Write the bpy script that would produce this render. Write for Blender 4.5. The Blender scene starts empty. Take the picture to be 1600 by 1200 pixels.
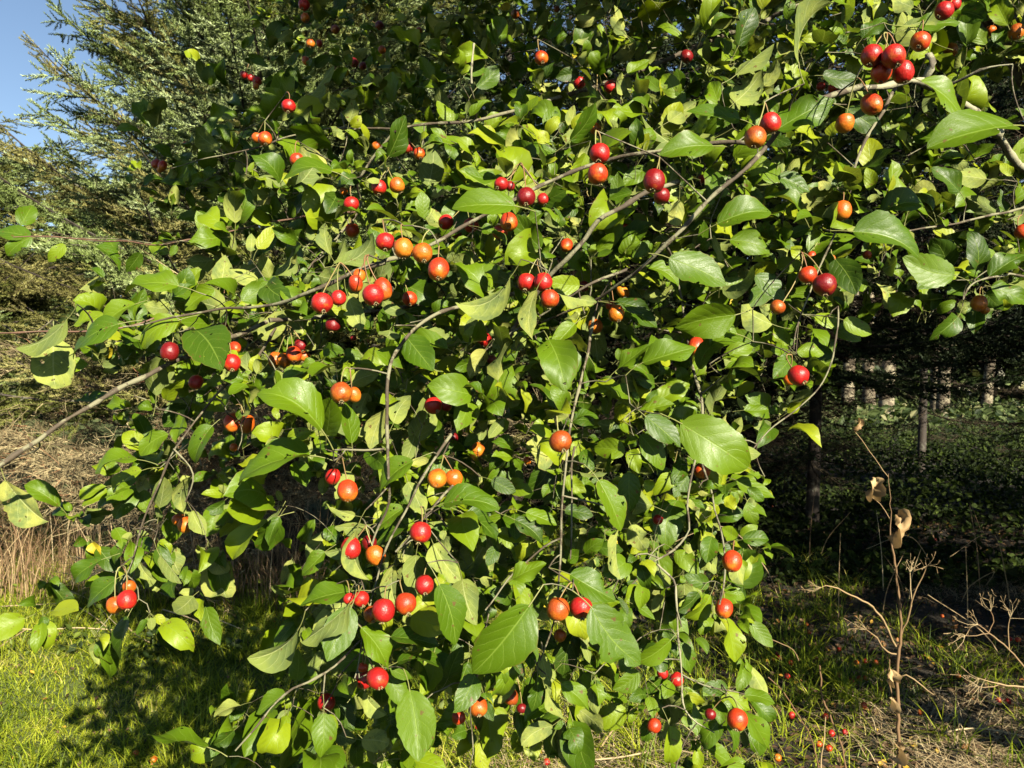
import bpy, math, random
import numpy as np
from mathutils import Vector, Matrix, noise

rng = np.random.default_rng(7)
random.seed(7)
C = bpy.data.collections.new('scene')
bpy.context.scene.collection.children.link(C)
SC = bpy.context.scene
R = math.radians

# ------------------------------------------------------------------ camera
F = 1209.0                      # focal length in photo pixels (1600 wide)
CAMZ = 1.6
cam = bpy.data.cameras.new('camera')
cam.sensor_width = 36.0
cam.lens = 36.0 * F / 1600.0
cam.clip_start = 0.05
cam.clip_end = 600
cam.dof.use_dof = True
cam.dof.focus_distance = 1.2
cam.dof.aperture_fstop = 20
camo = bpy.data.objects.new('camera', cam)
C.objects.link(camo)
camo.location = (0, 0, CAMZ)
camo.rotation_euler = (R(90), 0, 0)
SC.camera = camo

# ------------------------------------------------------------------ light
S = Vector((0.46, -0.84, 0.53)).normalized()          # towards the sun
w = bpy.data.worlds.new('World'); SC.world = w; w.use_nodes = True
nt = w.node_tree
bg = nt.nodes['Background']
sky = nt.nodes.new('ShaderNodeTexSky'); sky.sky_type = 'NISHITA'; sky.sun_disc = False
sky.sun_elevation = math.asin(S.z); sky.sun_rotation = math.atan2(S.x, S.y)
sky.air_density = 1.0; sky.dust_density = 0.0; sky.ozone_density = 1.3
nt.links.new(sky.outputs[0], bg.inputs[0]); bg.inputs[1].default_value = 0.05
sun = bpy.data.lights.new('sun', 'SUN'); sun.energy = 5.0; sun.angle = R(0.5); sun.color = (1.0, 0.92, 0.74)
suno = bpy.data.objects.new('sun', sun); C.objects.link(suno)
suno.rotation_euler = S.to_track_quat('Z', 'Y').to_euler()
SC.view_settings.view_transform = 'Standard'
SC.view_settings.look = 'None'
SC.view_settings.gamma = 1
SC.view_settings.use_curve_mapping = False
SC.view_settings.exposure = 1.6
SC.cycles.max_bounces = 5
SC.cycles.diffuse_bounces = 0
SC.cycles.glossy_bounces = 2
SC.cycles.transmission_bounces = 2

def P(px, py, d):
    return np.array([(px - 800) / F * d, d, CAMZ + (600 - py) / F * d])
def proj(p):
    return 800 + p[..., 0] / p[..., 1] * F, 600 - (p[..., 2] - CAMZ) / p[..., 1] * F

# ------------------------------------------------------------------ helpers
def mesh_np(name, V, Fc, mats, uv=None, rnd=None, midx=None, smooth=True):
    V = np.asarray(V, np.float32); Fc = np.asarray(Fc, np.int32)
    k = Fc.shape[1]
    m = bpy.data.meshes.new(name)
    m.vertices.add(len(V)); m.vertices.foreach_set('co', V.ravel())
    m.loops.add(Fc.size); m.loops.foreach_set('vertex_index', Fc.ravel())
    m.polygons.add(len(Fc))
    m.polygons.foreach_set('loop_start', np.arange(0, Fc.size, k, dtype=np.int32))
    m.polygons.foreach_set('loop_total', np.full(len(Fc), k, np.int32))
    m.polygons.foreach_set('use_smooth', np.full(len(Fc), smooth, bool))
    if midx is not None:
        m.polygons.foreach_set('material_index', np.asarray(midx, np.int32))
    if uv is not None:
        l = m.uv_layers.new(name='UVMap')
        l.data.foreach_set('uv', np.asarray(uv, np.float32)[Fc.ravel()].ravel())
    if rnd is not None:
        a = m.attributes.new('rnd', 'FLOAT', 'POINT')
        a.data.foreach_set('value', np.asarray(rnd, np.float32))
    for q in (mats if isinstance(mats, (list, tuple)) else [mats]):
        m.materials.append(q)
    m.update(calc_edges=True); m.validate()
    return m

def link(name, data, parent=None, loc=None):
    o = bpy.data.objects.new(name, data); C.objects.link(o)
    if loc is not None: o.location = loc
    if parent: o.parent = parent
    return o
def tag(o, label=None, cat=None, group=None, kind=None):
    if label: o['label'] = label
    if cat: o['category'] = cat
    if group: o['group'] = group
    if kind: o['kind'] = kind
    return o
def thing(name, label, cat, loc, group=None):
    o = link(name, None); o.location = loc; o.empty_display_size = 0.05
    return tag(o, label, cat, group)

class Acc:                      # collects geometry with one face size
    def __init__(s): s.V = []; s.F = []; s.U = []; s.R = []; s.M = []; s.n = 0
    def add(s, V, Fc, uv=None, rnd=0.5, mi=0):
        V = np.asarray(V, float); Fc = np.asarray(Fc)
        s.V.append(V); s.F.append(Fc + s.n); s.n += len(V)
        s.U.append(uv if uv is not None else np.zeros((len(V), 2)))
        s.R.append(np.full(len(V), rnd) if np.isscalar(rnd) else rnd)
        s.M.append(np.full(len(Fc), mi))
    def mesh(s, name, mats, smooth=True):
        return mesh_np(name, np.concatenate(s.V), np.concatenate(s.F), mats, np.concatenate(s.U),
                       np.concatenate(s.R), np.concatenate(s.M), smooth)

def tube(pts, rad, sides=5, jit=0.0):
    pts = np.asarray(pts, float); n = len(pts)
    rad = np.full(n, rad) if np.isscalar(rad) else np.asarray(rad)
    T = np.gradient(pts, axis=0); T /= np.linalg.norm(T, axis=1)[:, None] + 1e-12
    ref = np.array([0.31, 0.2, 0.93]) if abs(T[0][2]) < 0.8 else np.array([0.9, 0.1, 0.3])
    A = np.cross(T, ref); A /= np.linalg.norm(A, axis=1)[:, None] + 1e-12
    B = np.cross(T, A)
    a = np.linspace(0, 2 * math.pi, sides, endpoint=False)
    rr = rad[:, None] * (1 + jit * rng.normal(size=(n, sides)))
    V = pts[:, None, :] + rr[..., None] * (np.cos(a)[None, :, None] * A[:, None, :] + np.sin(a)[None, :, None] * B[:, None, :])
    V = V.reshape(-1, 3)
    i = np.arange(n - 1)[:, None] * sides; j = np.arange(sides)[None, :]; j2 = (j + 1) % sides
    Q = np.stack([i + j, i + j2, i + sides + j2, i + sides + j], -1).reshape(-1, 4)
    uv = np.stack([np.tile(a / 6.283, n), np.repeat(np.linspace(0, 1, n), sides)], -1)
    return V, Q, uv
def q2t(Q): return np.concatenate([Q[:, [0, 1, 2]], Q[:, [0, 2, 3]]])
def smooth_line(pts, step):
    """Catmull-Rom through pts, resampled about every step metres"""
    p = np.asarray(pts, float)
    p = np.concatenate([[2 * p[0] - p[1]], p, [2 * p[-1] - p[-2]]])
    out = []
    for i in range(1, len(p) - 2):
        n = max(2, int(np.linalg.norm(p[i + 1, :3] - p[i, :3]) / step))
        t = np.linspace(0, 1, n, endpoint=False)[:, None]
        out.append(0.5 * ((2 * p[i]) + (-p[i - 1] + p[i + 1]) * t + (2 * p[i - 1] - 5 * p[i] + 4 * p[i + 1] - p[i + 2]) * t ** 2
                          + (-p[i - 1] + 3 * p[i] - 3 * p[i + 1] + p[i + 2]) * t ** 3))
    out.append(p[-2:-1])
    return np.concatenate(out)

# ------------------------------------------------------------------ materials
def mat(name):
    m = bpy.data.materials.new(name); m.use_nodes = True
    return m, m.node_tree, m.node_tree.nodes, m.node_tree.links, m.node_tree.nodes['Principled BSDF']
def N(nodes, t, **kw):
    n = nodes.new(t)
    for k, v in kw.items(): setattr(n, k, v)
    return n
def math_(nt, op, a, b=None, c=None, clamp=False):
    n = nt.nodes.new('ShaderNodeMath'); n.operation = op; n.use_clamp = clamp
    for i, x in enumerate((a, b, c)):
        if x is None: continue
        if isinstance(x, (int, float)): n.inputs[i].default_value = x
        else: nt.links.new(x, n.inputs[i])
    return n.outputs[0]
def mix(nt, f, a, b, blend='MIX'):
    n = nt.nodes.new('ShaderNodeMix'); n.data_type = 'RGBA'; n.blend_type = blend
    if isinstance(f, (int, float)): n.inputs[0].default_value = f
    else: nt.links.new(f, n.inputs[0])
    for i, x in ((6, a), (7, b)):
        if isinstance(x, tuple): n.inputs[i].default_value = (x[0], x[1], x[2], 1)
        else: nt.links.new(x, n.inputs[i])
    return n.outputs[2]
def ramp(nt, f, stops):
    n = nt.nodes.new('ShaderNodeValToRGB'); e = n.color_ramp.elements
    while len(e) < len(stops): e.new(0.5)
    for i, (p, c) in enumerate(stops):
        e[i].position = p; e[i].color = (c[0], c[1], c[2], 1)
    nt.links.new(f, n.inputs[0]); return n.outputs[0]
def noise_tex(nt, scale, coord=None, detail=4, rough=0.55):
    n = nt.nodes.new('ShaderNodeTexNoise'); n.inputs['Scale'].default_value = scale
    n.inputs['Detail'].default_value = detail; n.inputs['Roughness'].default_value = rough
    if coord is not None: nt.links.new(coord, n.inputs['Vector'])
    return n.outputs['Fac']
def smoothstep(nt, x, a, b):
    n = nt.nodes.new('ShaderNodeMapRange'); n.interpolation_type = 'SMOOTHSTEP'
    nt.links.new(x, n.inputs[0]); n.inputs[1].default_value = a; n.inputs[2].default_value = b
    return n.outputs[0]
def bump(nt, h, strength, dist):
    n = nt.nodes.new('ShaderNodeBump'); n.inputs['Strength'].default_value = strength; n.inputs['Distance'].default_value = dist
    nt.links.new(h, n.inputs['Height']); return n.outputs[0]

def leaf_material(holes=False):
    m, t, n, l, pb = mat('apple_leaf_gnawed' if holes else 'apple_leaf')
    uv = N(n, 'ShaderNodeUVMap').outputs[0]
    sp = N(n, 'ShaderNodeSeparateXYZ'); l.new(uv, sp.inputs[0]); u, v = sp.outputs[0], sp.outputs[1]
    at = N(n, 'ShaderNodeAttribute', attribute_name='rnd'); rn = at.outputs['Fac']
    wn = N(n, 'ShaderNodeTexWhiteNoise', noise_dimensions='1D'); l.new(rn, wn.inputs['W'])
    r2 = wn.outputs['Value']
    x = math_(t, 'MULTIPLY', math_(t, 'ABSOLUTE', math_(t, 'SUBTRACT', u, 0.5)), 2.0)
    mid = math_(t, 'SUBTRACT', 1.0, smoothstep(t, x, 0.012, 0.05))
    # side veins leave the midrib and bend towards the tip
    side = math_(t, 'GREATER_THAN', u, 0.5)
    ph = math_(t, 'SUBTRACT', math_(t, 'MULTIPLY', v, 6.0), math_(t, 'MULTIPLY', math_(t, 'POWER', x, 1.15), 2.0))
    ph = math_(t, 'ADD', ph, math_(t, 'MULTIPLY', side, 0.42))
    ph = math_(t, 'ADD', ph, math_(t, 'MULTIPLY', r2, 3.0))
    wv = N(n, 'ShaderNodeCombineXYZ'); l.new(u, wv.inputs[0]); l.new(v, wv.inputs[1]); l.new(math_(t, 'MULTIPLY', r2, 9.0), wv.inputs[2])
    ph = math_(t, 'ADD', ph, math_(t, 'MULTIPLY', noise_tex(t, 3.0, wv.outputs[0], 2), 0.9))
    fr = math_(t, 'ABSOLUTE', math_(t, 'SUBTRACT', math_(t, 'FRACT', ph), 0.5))
    sv = math_(t, 'SUBTRACT', 1.0, smoothstep(t, fr, 0.01, 0.05))
    sv = math_(t, 'MULTIPLY', sv, math_(t, 'SUBTRACT', 1.0, smoothstep(t, x, 0.6, 1.0)))
    vor = N(n, 'ShaderNodeTexVoronoi', feature='DISTANCE_TO_EDGE'); vor.inputs['Scale'].default_value = 26; l.new(uv, vor.inputs['Vector'])
    net = math_(t, 'SUBTRACT', 1.0, smoothstep(t, vor.outputs['Distance'], 0.0, 0.09))
    vein = math_(t, 'MAXIMUM', mid, math_(t, 'MULTIPLY', sv, 0.75))
    co = N(n, 'ShaderNodeTexCoord').outputs['Object']
    nz = noise_tex(t, 45, co)
    fine = noise_tex(t, 500, co, 2)
    top = ramp(t, rn, [(0, (0.009, 0.028, 0.002)), (0.3, (0.034, 0.076, 0.002)), (0.62, (0.086, 0.142, 0.003)), (0.84, (0.175, 0.228, 0.005)), (0.955, (0.24, 0.26, 0.010)), (0.985, (0.45, 0.33, 0.02))])
    top = mix(t, math_(t, 'MULTIPLY', nz, 0.35), top, (0.080, 0.125, 0.004))
    top = mix(t, math_(t, 'MULTIPLY', vein, 0.5), top, (0.17, 0.24, 0.035))
    top = mix(t, math_(t, 'MULTIPLY', net, 0.12), top, (0.10, 0.19, 0.02))
    und = ramp(t, r2, [(0, (0.10, 0.135, 0.024)), (0.4, (0.17, 0.205, 0.036)), (0.8, (0.24, 0.27, 0.052)), (1, (0.30, 0.29, 0.065))])
    und = mix(t, smoothstep(t, noise_tex(t, 28, co, 4, 0.65), 0.42, 0.68), und, (0.10, 0.135, 0.035))
    und = mix(t, math_(t, 'MULTIPLY', vein, 0.6), und, (0.36, 0.38, 0.16))
    und = mix(t, math_(t, 'MULTIPLY', net, 0.25), und, (0.14, 0.17, 0.05))
    ge = N(n, 'ShaderNodeNewGeometry')
    col = mix(t, ge.outputs['Backfacing'], top, und)
    # blemishes
    spn = noise_tex(t, 90, co, 3)
    spot = smoothstep(t, spn, 0.67, 0.71)
    col = mix(t, math_(t, 'MULTIPLY', spot, 0.8), col, (0.09, 0.045, 0.015))
    edge = math_(t, 'MULTIPLY', smoothstep(t, math_(t, 'ADD', x, math_(t, 'MULTIPLY', nz, 0.15)), 1.02, 1.1), math_(t, 'GREATER_THAN', r2, 0.7))
    col = mix(t, math_(t, 'MULTIPLY', edge, 0.7), col, (0.14, 0.08, 0.025))
    pet = math_(t, 'LESS_THAN', v, -0.01)
    col = mix(t, pet, col, (0.19, 0.20, 0.06))
    h = math_(t, 'ADD', math_(t, 'MULTIPLY', vein, -1.0), math_(t, 'MULTIPLY', net, -0.25))
    h = math_(t, 'ADD', h, math_(t, 'MULTIPLY', fine, 0.35))
    h = math_(t, 'ADD', h, math_(t, 'MULTIPLY', smoothstep(t, fr, 0.0, 0.5), 0.8))
    b = bump(t, h, 0.5, 0.0005)
    l.new(col, pb.inputs['Base Color']); l.new(b, pb.inputs['Normal'])
    rough = math_(t, 'ADD', 0.34, math_(t, 'MULTIPLY', ge.outputs['Backfacing'], 0.4))
    rough = math_(t, 'ADD', rough, math_(t, 'MULTIPLY', nz, 0.12))
    l.new(rough, pb.inputs['Roughness'])
    pb.inputs['Specular IOR Level'].default_value = 0.26
    tr = N(n, 'ShaderNodeBsdfTranslucent')
    l.new(mix(t, 1.0, col, (1.5, 1.75, 0.5), 'MULTIPLY'), tr.inputs[0])
    ms = N(n, 'ShaderNodeMixShader'); ms.inputs[0].default_value = 0.15
    l.new(pb.outputs[0], ms.inputs[1]); l.new(tr.outputs[0], ms.inputs[2])
    l.new(ms.outputs[0], n['Material Output'].inputs[0])
    if holes:                     # insect holes and nibbled margins
        hn = noise_tex(t, 62, co, 2); hn = math_(t, 'ADD', hn, math_(t, 'MULTIPLY', smoothstep(t, x, 0.75, 1.0), 0.05))
        hm = math_(t, 'MULTIPLY', math_(t, 'GREATER_THAN', hn, 0.705), math_(t, 'GREATER_THAN', r2, 0.35))
        hm = math_(t, 'MULTIPLY', hm, math_(t, 'GREATER_THAN', v, 0.02))
        tp = N(n, 'ShaderNodeBsdfTransparent'); mh = N(n, 'ShaderNodeMixShader'); l.new(hm, mh.inputs[0])
        l.new(ms.outputs[0], mh.inputs[1]); l.new(tp.outputs[0], mh.inputs[2]); l.new(mh.outputs[0], n['Material Output'].inputs[0])
    return m
M_leaf = leaf_material(); M_leafh = leaf_material(True)

def apple_material():
    m, t, n, l, pb = mat('crabapple_skin')
    oi = N(n, 'ShaderNodeObjectInfo')
    tc = N(n, 'ShaderNodeTexCoord'); co = tc.outputs['Object']
    off = N(n, 'ShaderNodeVectorMath', operation='ADD'); l.new(co, off.inputs[0])
    rv = N(n, 'ShaderNodeVectorMath', operation='SCALE'); rv.inputs[0].default_value = (7, 5, 3); l.new(oi.outputs['Random'], rv.inputs['Scale'])
    l.new(rv.outputs[0], off.inputs[1]); cc = off.outputs[0]
    sp = N(n, 'ShaderNodeSeparateXYZ'); l.new(co, sp.inputs[0])
    n1 = noise_tex(t, 0.9, cc, 2)
    streak = N(n, 'ShaderNodeMapping'); l.new(cc, streak.inputs[0]); streak.inputs['Scale'].default_value = (1, 1, 0.12)
    n2 = noise_tex(t, 7, streak.outputs[0], 3)
    f = math_(t, 'ADD', math_(t, 'MULTIPLY', sp.outputs[2], 0.36), math_(t, 'MULTIPLY', n1, 1.5))
    f = math_(t, 'ADD', f, math_(t, 'MULTIPLY', n2, 0.45))
    f = math_(t, 'ADD', f, math_(t, 'SUBTRACT', oi.outputs['Alpha'], 1.22))
    f = smoothstep(t, f, -0.15, 0.55)
    base = mix(t, n1, (0.52, 0.125, 0.006), (0.46, 0.19, 0.018))
    col = mix(t, f, base, oi.outputs['Color'])
    vo = N(n, 'ShaderNodeTexVoronoi'); vo.inputs['Scale'].default_value = 5.5; l.new(cc, vo.inputs['Vector'])
    dots = math_(t, 'SUBTRACT', 1.0, smoothstep(t, vo.outputs['Distance'], 0.05, 0.11))
    col = mix(t, math_(t, 'MULTIPLY', dots, 0.6), col, (0.75, 0.38, 0.12))
    rus = smoothstep(t, noise_tex(t, 2.1, cc, 5, 0.7), 0.62, 0.70)
    col = mix(t, math_(t, 'MULTIPLY', rus, 0.65), col, (0.16, 0.055, 0.012))
    l.new(col, pb.inputs['Base Color'])
    pb.inputs['Roughness'].default_value = 0.30
    rr = math_(t, 'ADD', 0.24, math_(t, 'MULTIPLY', noise_tex(t, 2.2, cc), 0.3)); l.new(rr, pb.inputs['Roughness'])
    pb.inputs['Specular IOR Level'].default_value = 0.45
    pb.inputs['Subsurface Weight'].default_value = 0.12
    pb.inputs['Subsurface Radius'].default_value = (0.6, 0.12, 0.04)
    pb.inputs['Subsurface Scale'].default_value = 0.004
    l.new(bump(t, math_(t, 'ADD', noise_tex(t, 4, cc), math_(t, 'MULTIPLY', dots, 0.3)), 0.12, 0.06), pb.inputs['Normal'])
    return m
M_apple = apple_material()

def bark_material(name, base, dark, lichen, lich_lo, scale=60):
    m, t, n, l, pb = mat(name)
    co = N(n, 'ShaderNodeTexCoord').outputs['Object']
    a = noise_tex(t, scale, co, 6, 0.65); b = noise_tex(t, scale * 0.35, co, 4); c = noise_tex(t, scale * 3.5, co, 3)
    col = mix(t, a, dark, base)
    col = mix(t, smoothstep(t, math_(t, 'ADD', b, math_(t, 'MULTIPLY', c, 0.2)), lich_lo, lich_lo + 0.07), col, lichen)
    l.new(col, pb.inputs['Base Color']); pb.inputs['Roughness'].default_value = 0.8
    l.new(bump(t, math_(t, 'ADD', a, c), 0.7, 0.12 / scale), pb.inputs['Normal'])
    return m
M_bark = bark_material('apple_bark', (0.095, 0.070, 0.038), (0.026, 0.018, 0.012), (0.16, 0.15, 0.085), 0.57, 90)
M_lichen = bark_material('lichen_bark', (0.12, 0.10, 0.06), (0.04, 0.032, 0.022), (0.25, 0.235, 0.145), 0.49, 130)
M_redtwig = bark_material('young_twig_bark', (0.17, 0.09, 0.05), (0.07, 0.035, 0.025), (0.2, 0.16, 0.1), 0.68, 120)
M_trunk = bark_material('tree_trunk_bark', (0.13, 0.10, 0.075), (0.035, 0.028, 0.022), (0.2, 0.2, 0.13), 0.6, 14)
M_sprucebark = bark_material('spruce_bark', (0.055, 0.04, 0.028), (0.016, 0.012, 0.010), (0.08, 0.075, 0.055), 0.66, 30)
M_palebark = bark_material('pale_trunk_bark', (0.15, 0.115, 0.07), (0.045, 0.032, 0.02), (0.24, 0.205, 0.13), 0.60, 9)

def tint_material(name, stops, rough=0.6, trans=0.2, spec=0.3, obj_random=0.0, nscale=0, tcol=(1.3, 1.5, 0.6)):
    m, t, n, l, pb = mat(name)
    rn = N(n, 'ShaderNodeAttribute', attribute_name='rnd').outputs['Fac']
    if obj_random:
        oi = N(n, 'ShaderNodeObjectInfo')
        rn = math_(t, 'ADD', rn, math_(t, 'MULTIPLY', math_(t, 'SUBTRACT', oi.outputs['Random'], 0.5), obj_random), clamp=True)
    if nscale:
        ge = N(n, 'ShaderNodeNewGeometry')
        rn = math_(t, 'ADD', rn, math_(t, 'MULTIPLY', math_(t, 'SUBTRACT', noise_tex(t, nscale, ge.outputs['Position'], 3), 0.5), 1.2), clamp=True)
    col = ramp(t, rn, stops)
    l.new(col, pb.inputs['Base Color']); pb.inputs['Roughness'].default_value = rough
    pb.inputs['Specular IOR Level'].default_value = spec
    if trans:
        tr = N(n, 'ShaderNodeBsdfTranslucent'); l.new(mix(t, 1.0, col, tcol, 'MULTIPLY'), tr.inputs[0])
        ms = N(n, 'ShaderNodeMixShader'); ms.inputs[0].default_value = trans
        l.new(pb.outputs[0], ms.inputs[1]); l.new(tr.outputs[0], ms.inputs[2]); l.new(ms.outputs[0], n['Material Output'].inputs[0])
    return m
M_bluespruce = tint_material('blue_spruce_needles', [(0, (0.05, 0.07, 0.014)), (0.4, (0.15, 0.20, 0.05)), (0.7, (0.29, 0.36, 0.13)), (1, (0.42, 0.50, 0.25))], 0.55, 0.1, 0.3, 0.35, 1.3)
M_olivespruce = tint_material('olive_spruce_needles', [(0, (0.045, 0.055, 0.012)), (0.5, (0.14, 0.155, 0.032)), (1, (0.28, 0.28, 0.075))], 0.55, 0.1, 0.3, 0.3, 1.3)
M_drygreen = tint_material('fading_spruce_needles', [(0, (0.09, 0.075, 0.025)), (0.5, (0.20, 0.19, 0.055)), (1, (0.34, 0.31, 0.11))], 0.6, 0.1, 0.3, 0.3, 1.3)
M_darkspruce = tint_material('spruce_needles_shade_toned', [(0, (0.010, 0.017, 0.006)), (0.6, (0.022, 0.036, 0.012)), (1, (0.045, 0.06, 0.02))], 0.6, 0.05, 0.2, 0.3, 1.0)  # needle colour darkened to deepen the shade in the background
M_darkdead = tint_material('dead_twigs_shade_toned', [(0, (0.02, 0.015, 0.01)), (0.6, (0.05, 0.037, 0.025)), (1, (0.10, 0.08, 0.05))], 0.85, 0.0, 0.1, 0.5, 1.5)  # darker copy of the dead twigs, shade put into the colour
M_deadtwig = tint_material('dead_conifer_twigs', [(0, (0.04, 0.03, 0.018)), (0.5, (0.17, 0.135, 0.070)), (0.9, (0.40, 0.33, 0.18)), (1, (0.22, 0.10, 0.05))], 0.85, 0.0, 0.1, 0.5, 1.5)
M_straw = tint_material('dry_straw', [(0, (0.16, 0.09, 0.045)), (0.5, (0.34, 0.24, 0.12)), (1, (0.55, 0.44, 0.25))], 0.6, 0.15, 0.3, 0.5, 0, (1.1, 1, 0.8))
M_grass = tint_material('lawn_grass', [(0, (0.045, 0.08, 0.008)), (0.35, (0.15, 0.205, 0.010)), (0.7, (0.32, 0.36, 0.018)), (0.9, (0.42, 0.43, 0.04)), (1, (0.50, 0.42, 0.14))], 0.5, 0.3, 0.3, 0, 2.2)
M_weed = tint_material('ground_weeds', [(0, (0.006, 0.014, 0.003)), (0.5, (0.020, 0.038, 0.005)), (1, (0.13, 0.17, 0.02))], 0.55, 0.3, 0.3, 0, 1.2)
M_under = tint_material('undergrowth_shade_toned', [(0, (0.006, 0.010, 0.003)), (0.5, (0.015, 0.026, 0.004)), (1, (0.055, 0.08, 0.012))], 0.7, 0.2, 0.15, 0, 1.2)  # weed greens darkened, so part of the shade is in the colour
M_litter = tint_material('leaf_litter', [(0, (0.025, 0.013, 0.007)), (0.5, (0.075, 0.042, 0.02)), (0.85, (0.17, 0.11, 0.055)), (0.95, (0.30, 0.11, 0.02)), (1, (0.42, 0.26, 0.03))], 0.7, 0.1, 0.25, 0, 1.5, (1, .9, .7))
M_farleaf = tint_material('far_wood_leaves', [(0, (0.012, 0.022, 0.006)), (0.5, (0.035, 0.055, 0.013)), (0.9, (0.10, 0.13, 0.04)), (1, (0.2, 0.19, 0.09))], 0.6, 0.2, 0.2, 0, 0.35)
M_dryleaf = tint_material('curled_dry_leaf', [(0, (0.22, 0.13, 0.06)), (0.5, (0.42, 0.28, 0.13)), (1, (0.6, 0.44, 0.24))], 0.6, 0.2, 0.3, 0, 25, (1.1, 1, 0.8))
M_calyx = tint_material('dried_calyx', [(0, (0.09, 0.06, 0.03)), (1, (0.30, 0.24, 0.11))], 0.8, 0, 0.2, 0.4, 0)
M_stem = tint_material('fruit_stalk', [(0, (0.22, 0.10, 0.05)), (1, (0.24, 0.25, 0.08))], 0.5, 0, 0.3, 0.9, 0)

def ground_material():
    m, t, n, l, pb = mat('ground_soil')
    ge = N(n, 'ShaderNodeNewGeometry'); co = ge.outputs['Position']
    sp = N(n, 'ShaderNodeSeparateXYZ'); l.new(co, sp.inputs[0])
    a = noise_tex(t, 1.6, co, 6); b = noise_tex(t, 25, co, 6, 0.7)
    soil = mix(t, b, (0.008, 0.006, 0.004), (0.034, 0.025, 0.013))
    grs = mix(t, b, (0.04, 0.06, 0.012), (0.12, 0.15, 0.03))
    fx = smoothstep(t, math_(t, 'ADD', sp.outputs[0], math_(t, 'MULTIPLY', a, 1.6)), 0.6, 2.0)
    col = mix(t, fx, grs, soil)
    l.new(col, pb.inputs['Base Color']); pb.inputs['Roughness'].default_value = 0.95
    l.new(bump(t, b, 1.0, 0.03), pb.inputs['Normal'])
    return m
M_ground = ground_material()

# ------------------------------------------------------------------ ground
def gh(x, y):
    return (0.045 * np.sin(x * 1.3 + 0.7 * np.sin(y * 0.9)) + 0.035 * np.sin(y * 1.7 + x * 0.6 + 1.0) + 0.012 * np.sin(x * 5.1 + y * 3.3) + 0.010 * np.sin(y * 6.3 - x * 2.9)) * np.clip((y + 2) / 6, 0.2, 1)
def build_ground():
    xs = np.concatenate([np.linspace(-160, -12, 12), np.linspace(-11, 12, 150), np.linspace(13, 160, 12)])
    ys = np.concatenate([np.linspace(-60, -2, 8), np.linspace(-1, 18, 130), np.linspace(19, 200, 20)])
    X, Y = np.meshgrid(xs, ys)
    V = np.stack([X, Y, gh(X, Y)], -1).reshape(-1, 3)
    w_ = len(xs); i, j = np.meshgrid(np.arange(len(ys) - 1), np.arange(w_ - 1), indexing='ij')
    a = (i * w_ + j).ravel()
    Q = np.stack([a, a + 1, a + w_ + 1, a + w_], -1)
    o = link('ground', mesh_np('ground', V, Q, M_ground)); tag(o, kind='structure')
build_ground()

# ------------------------------------------------------------------ conifers
def shoot_tpl(n, ln, nl, nw, seed):
    r = np.random.default_rng(seed)
    V = []; Fc = []
    for i in range(n):
        t = (i + r.random()) / n
        a = r.random() * 6.283
        el = R(r.uniform(30, 62))
        d = np.array([math.cos(a) * math.sin(el), math.cos(el), math.sin(a) * math.sin(el) * 0.8 + 0.12])
        s = np.cross(d, r.normal(size=3)); s /= np.linalg.norm(s)
        b = np.array([0, t * ln, 0]); L_ = nl * r.uniform(0.75, 1.15) * (1 - 0.35 * t)
        V += [b - s * nw / 2, b + s * nw / 2, b + d * L_]; k = len(V) - 3; Fc.append([k, k + 1, k + 2])
    return np.array(V), np.array(Fc)
def frames(dirs, up):
    d = dirs / np.linalg.norm(dirs, axis=1)[:, None]
    x = np.cross(d, up); x /= np.linalg.norm(x, axis=1)[:, None] + 1e-9
    z = np.cross(x, d)
    return np.stack([x, d, z], axis=2)          # columns
def place(tplV, tplF, Mx, loc, scale=None):
    """replicate a template; Mx (n,3,3), loc (n,3)"""
    n = len(loc); k = len(tplV)
    V = np.einsum('nij,kj->nki', Mx, tplV)
    if scale is not None: V *= scale[:, None, None]
    V = V + loc[:, None, :]
    Fc = tplF[None] + (np.arange(n) * k)[:, None, None]
    return V.reshape(-1, 3), Fc.reshape(-1, tplF.shape[1])
SH = [shoot_tpl(58, 0.085, 0.022, 0.0046, s) for s in range(3)]
SHD = [shoot_tpl(22, 0.10, 0.030, 0.010, s + 9) for s in range(2)]

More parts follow.
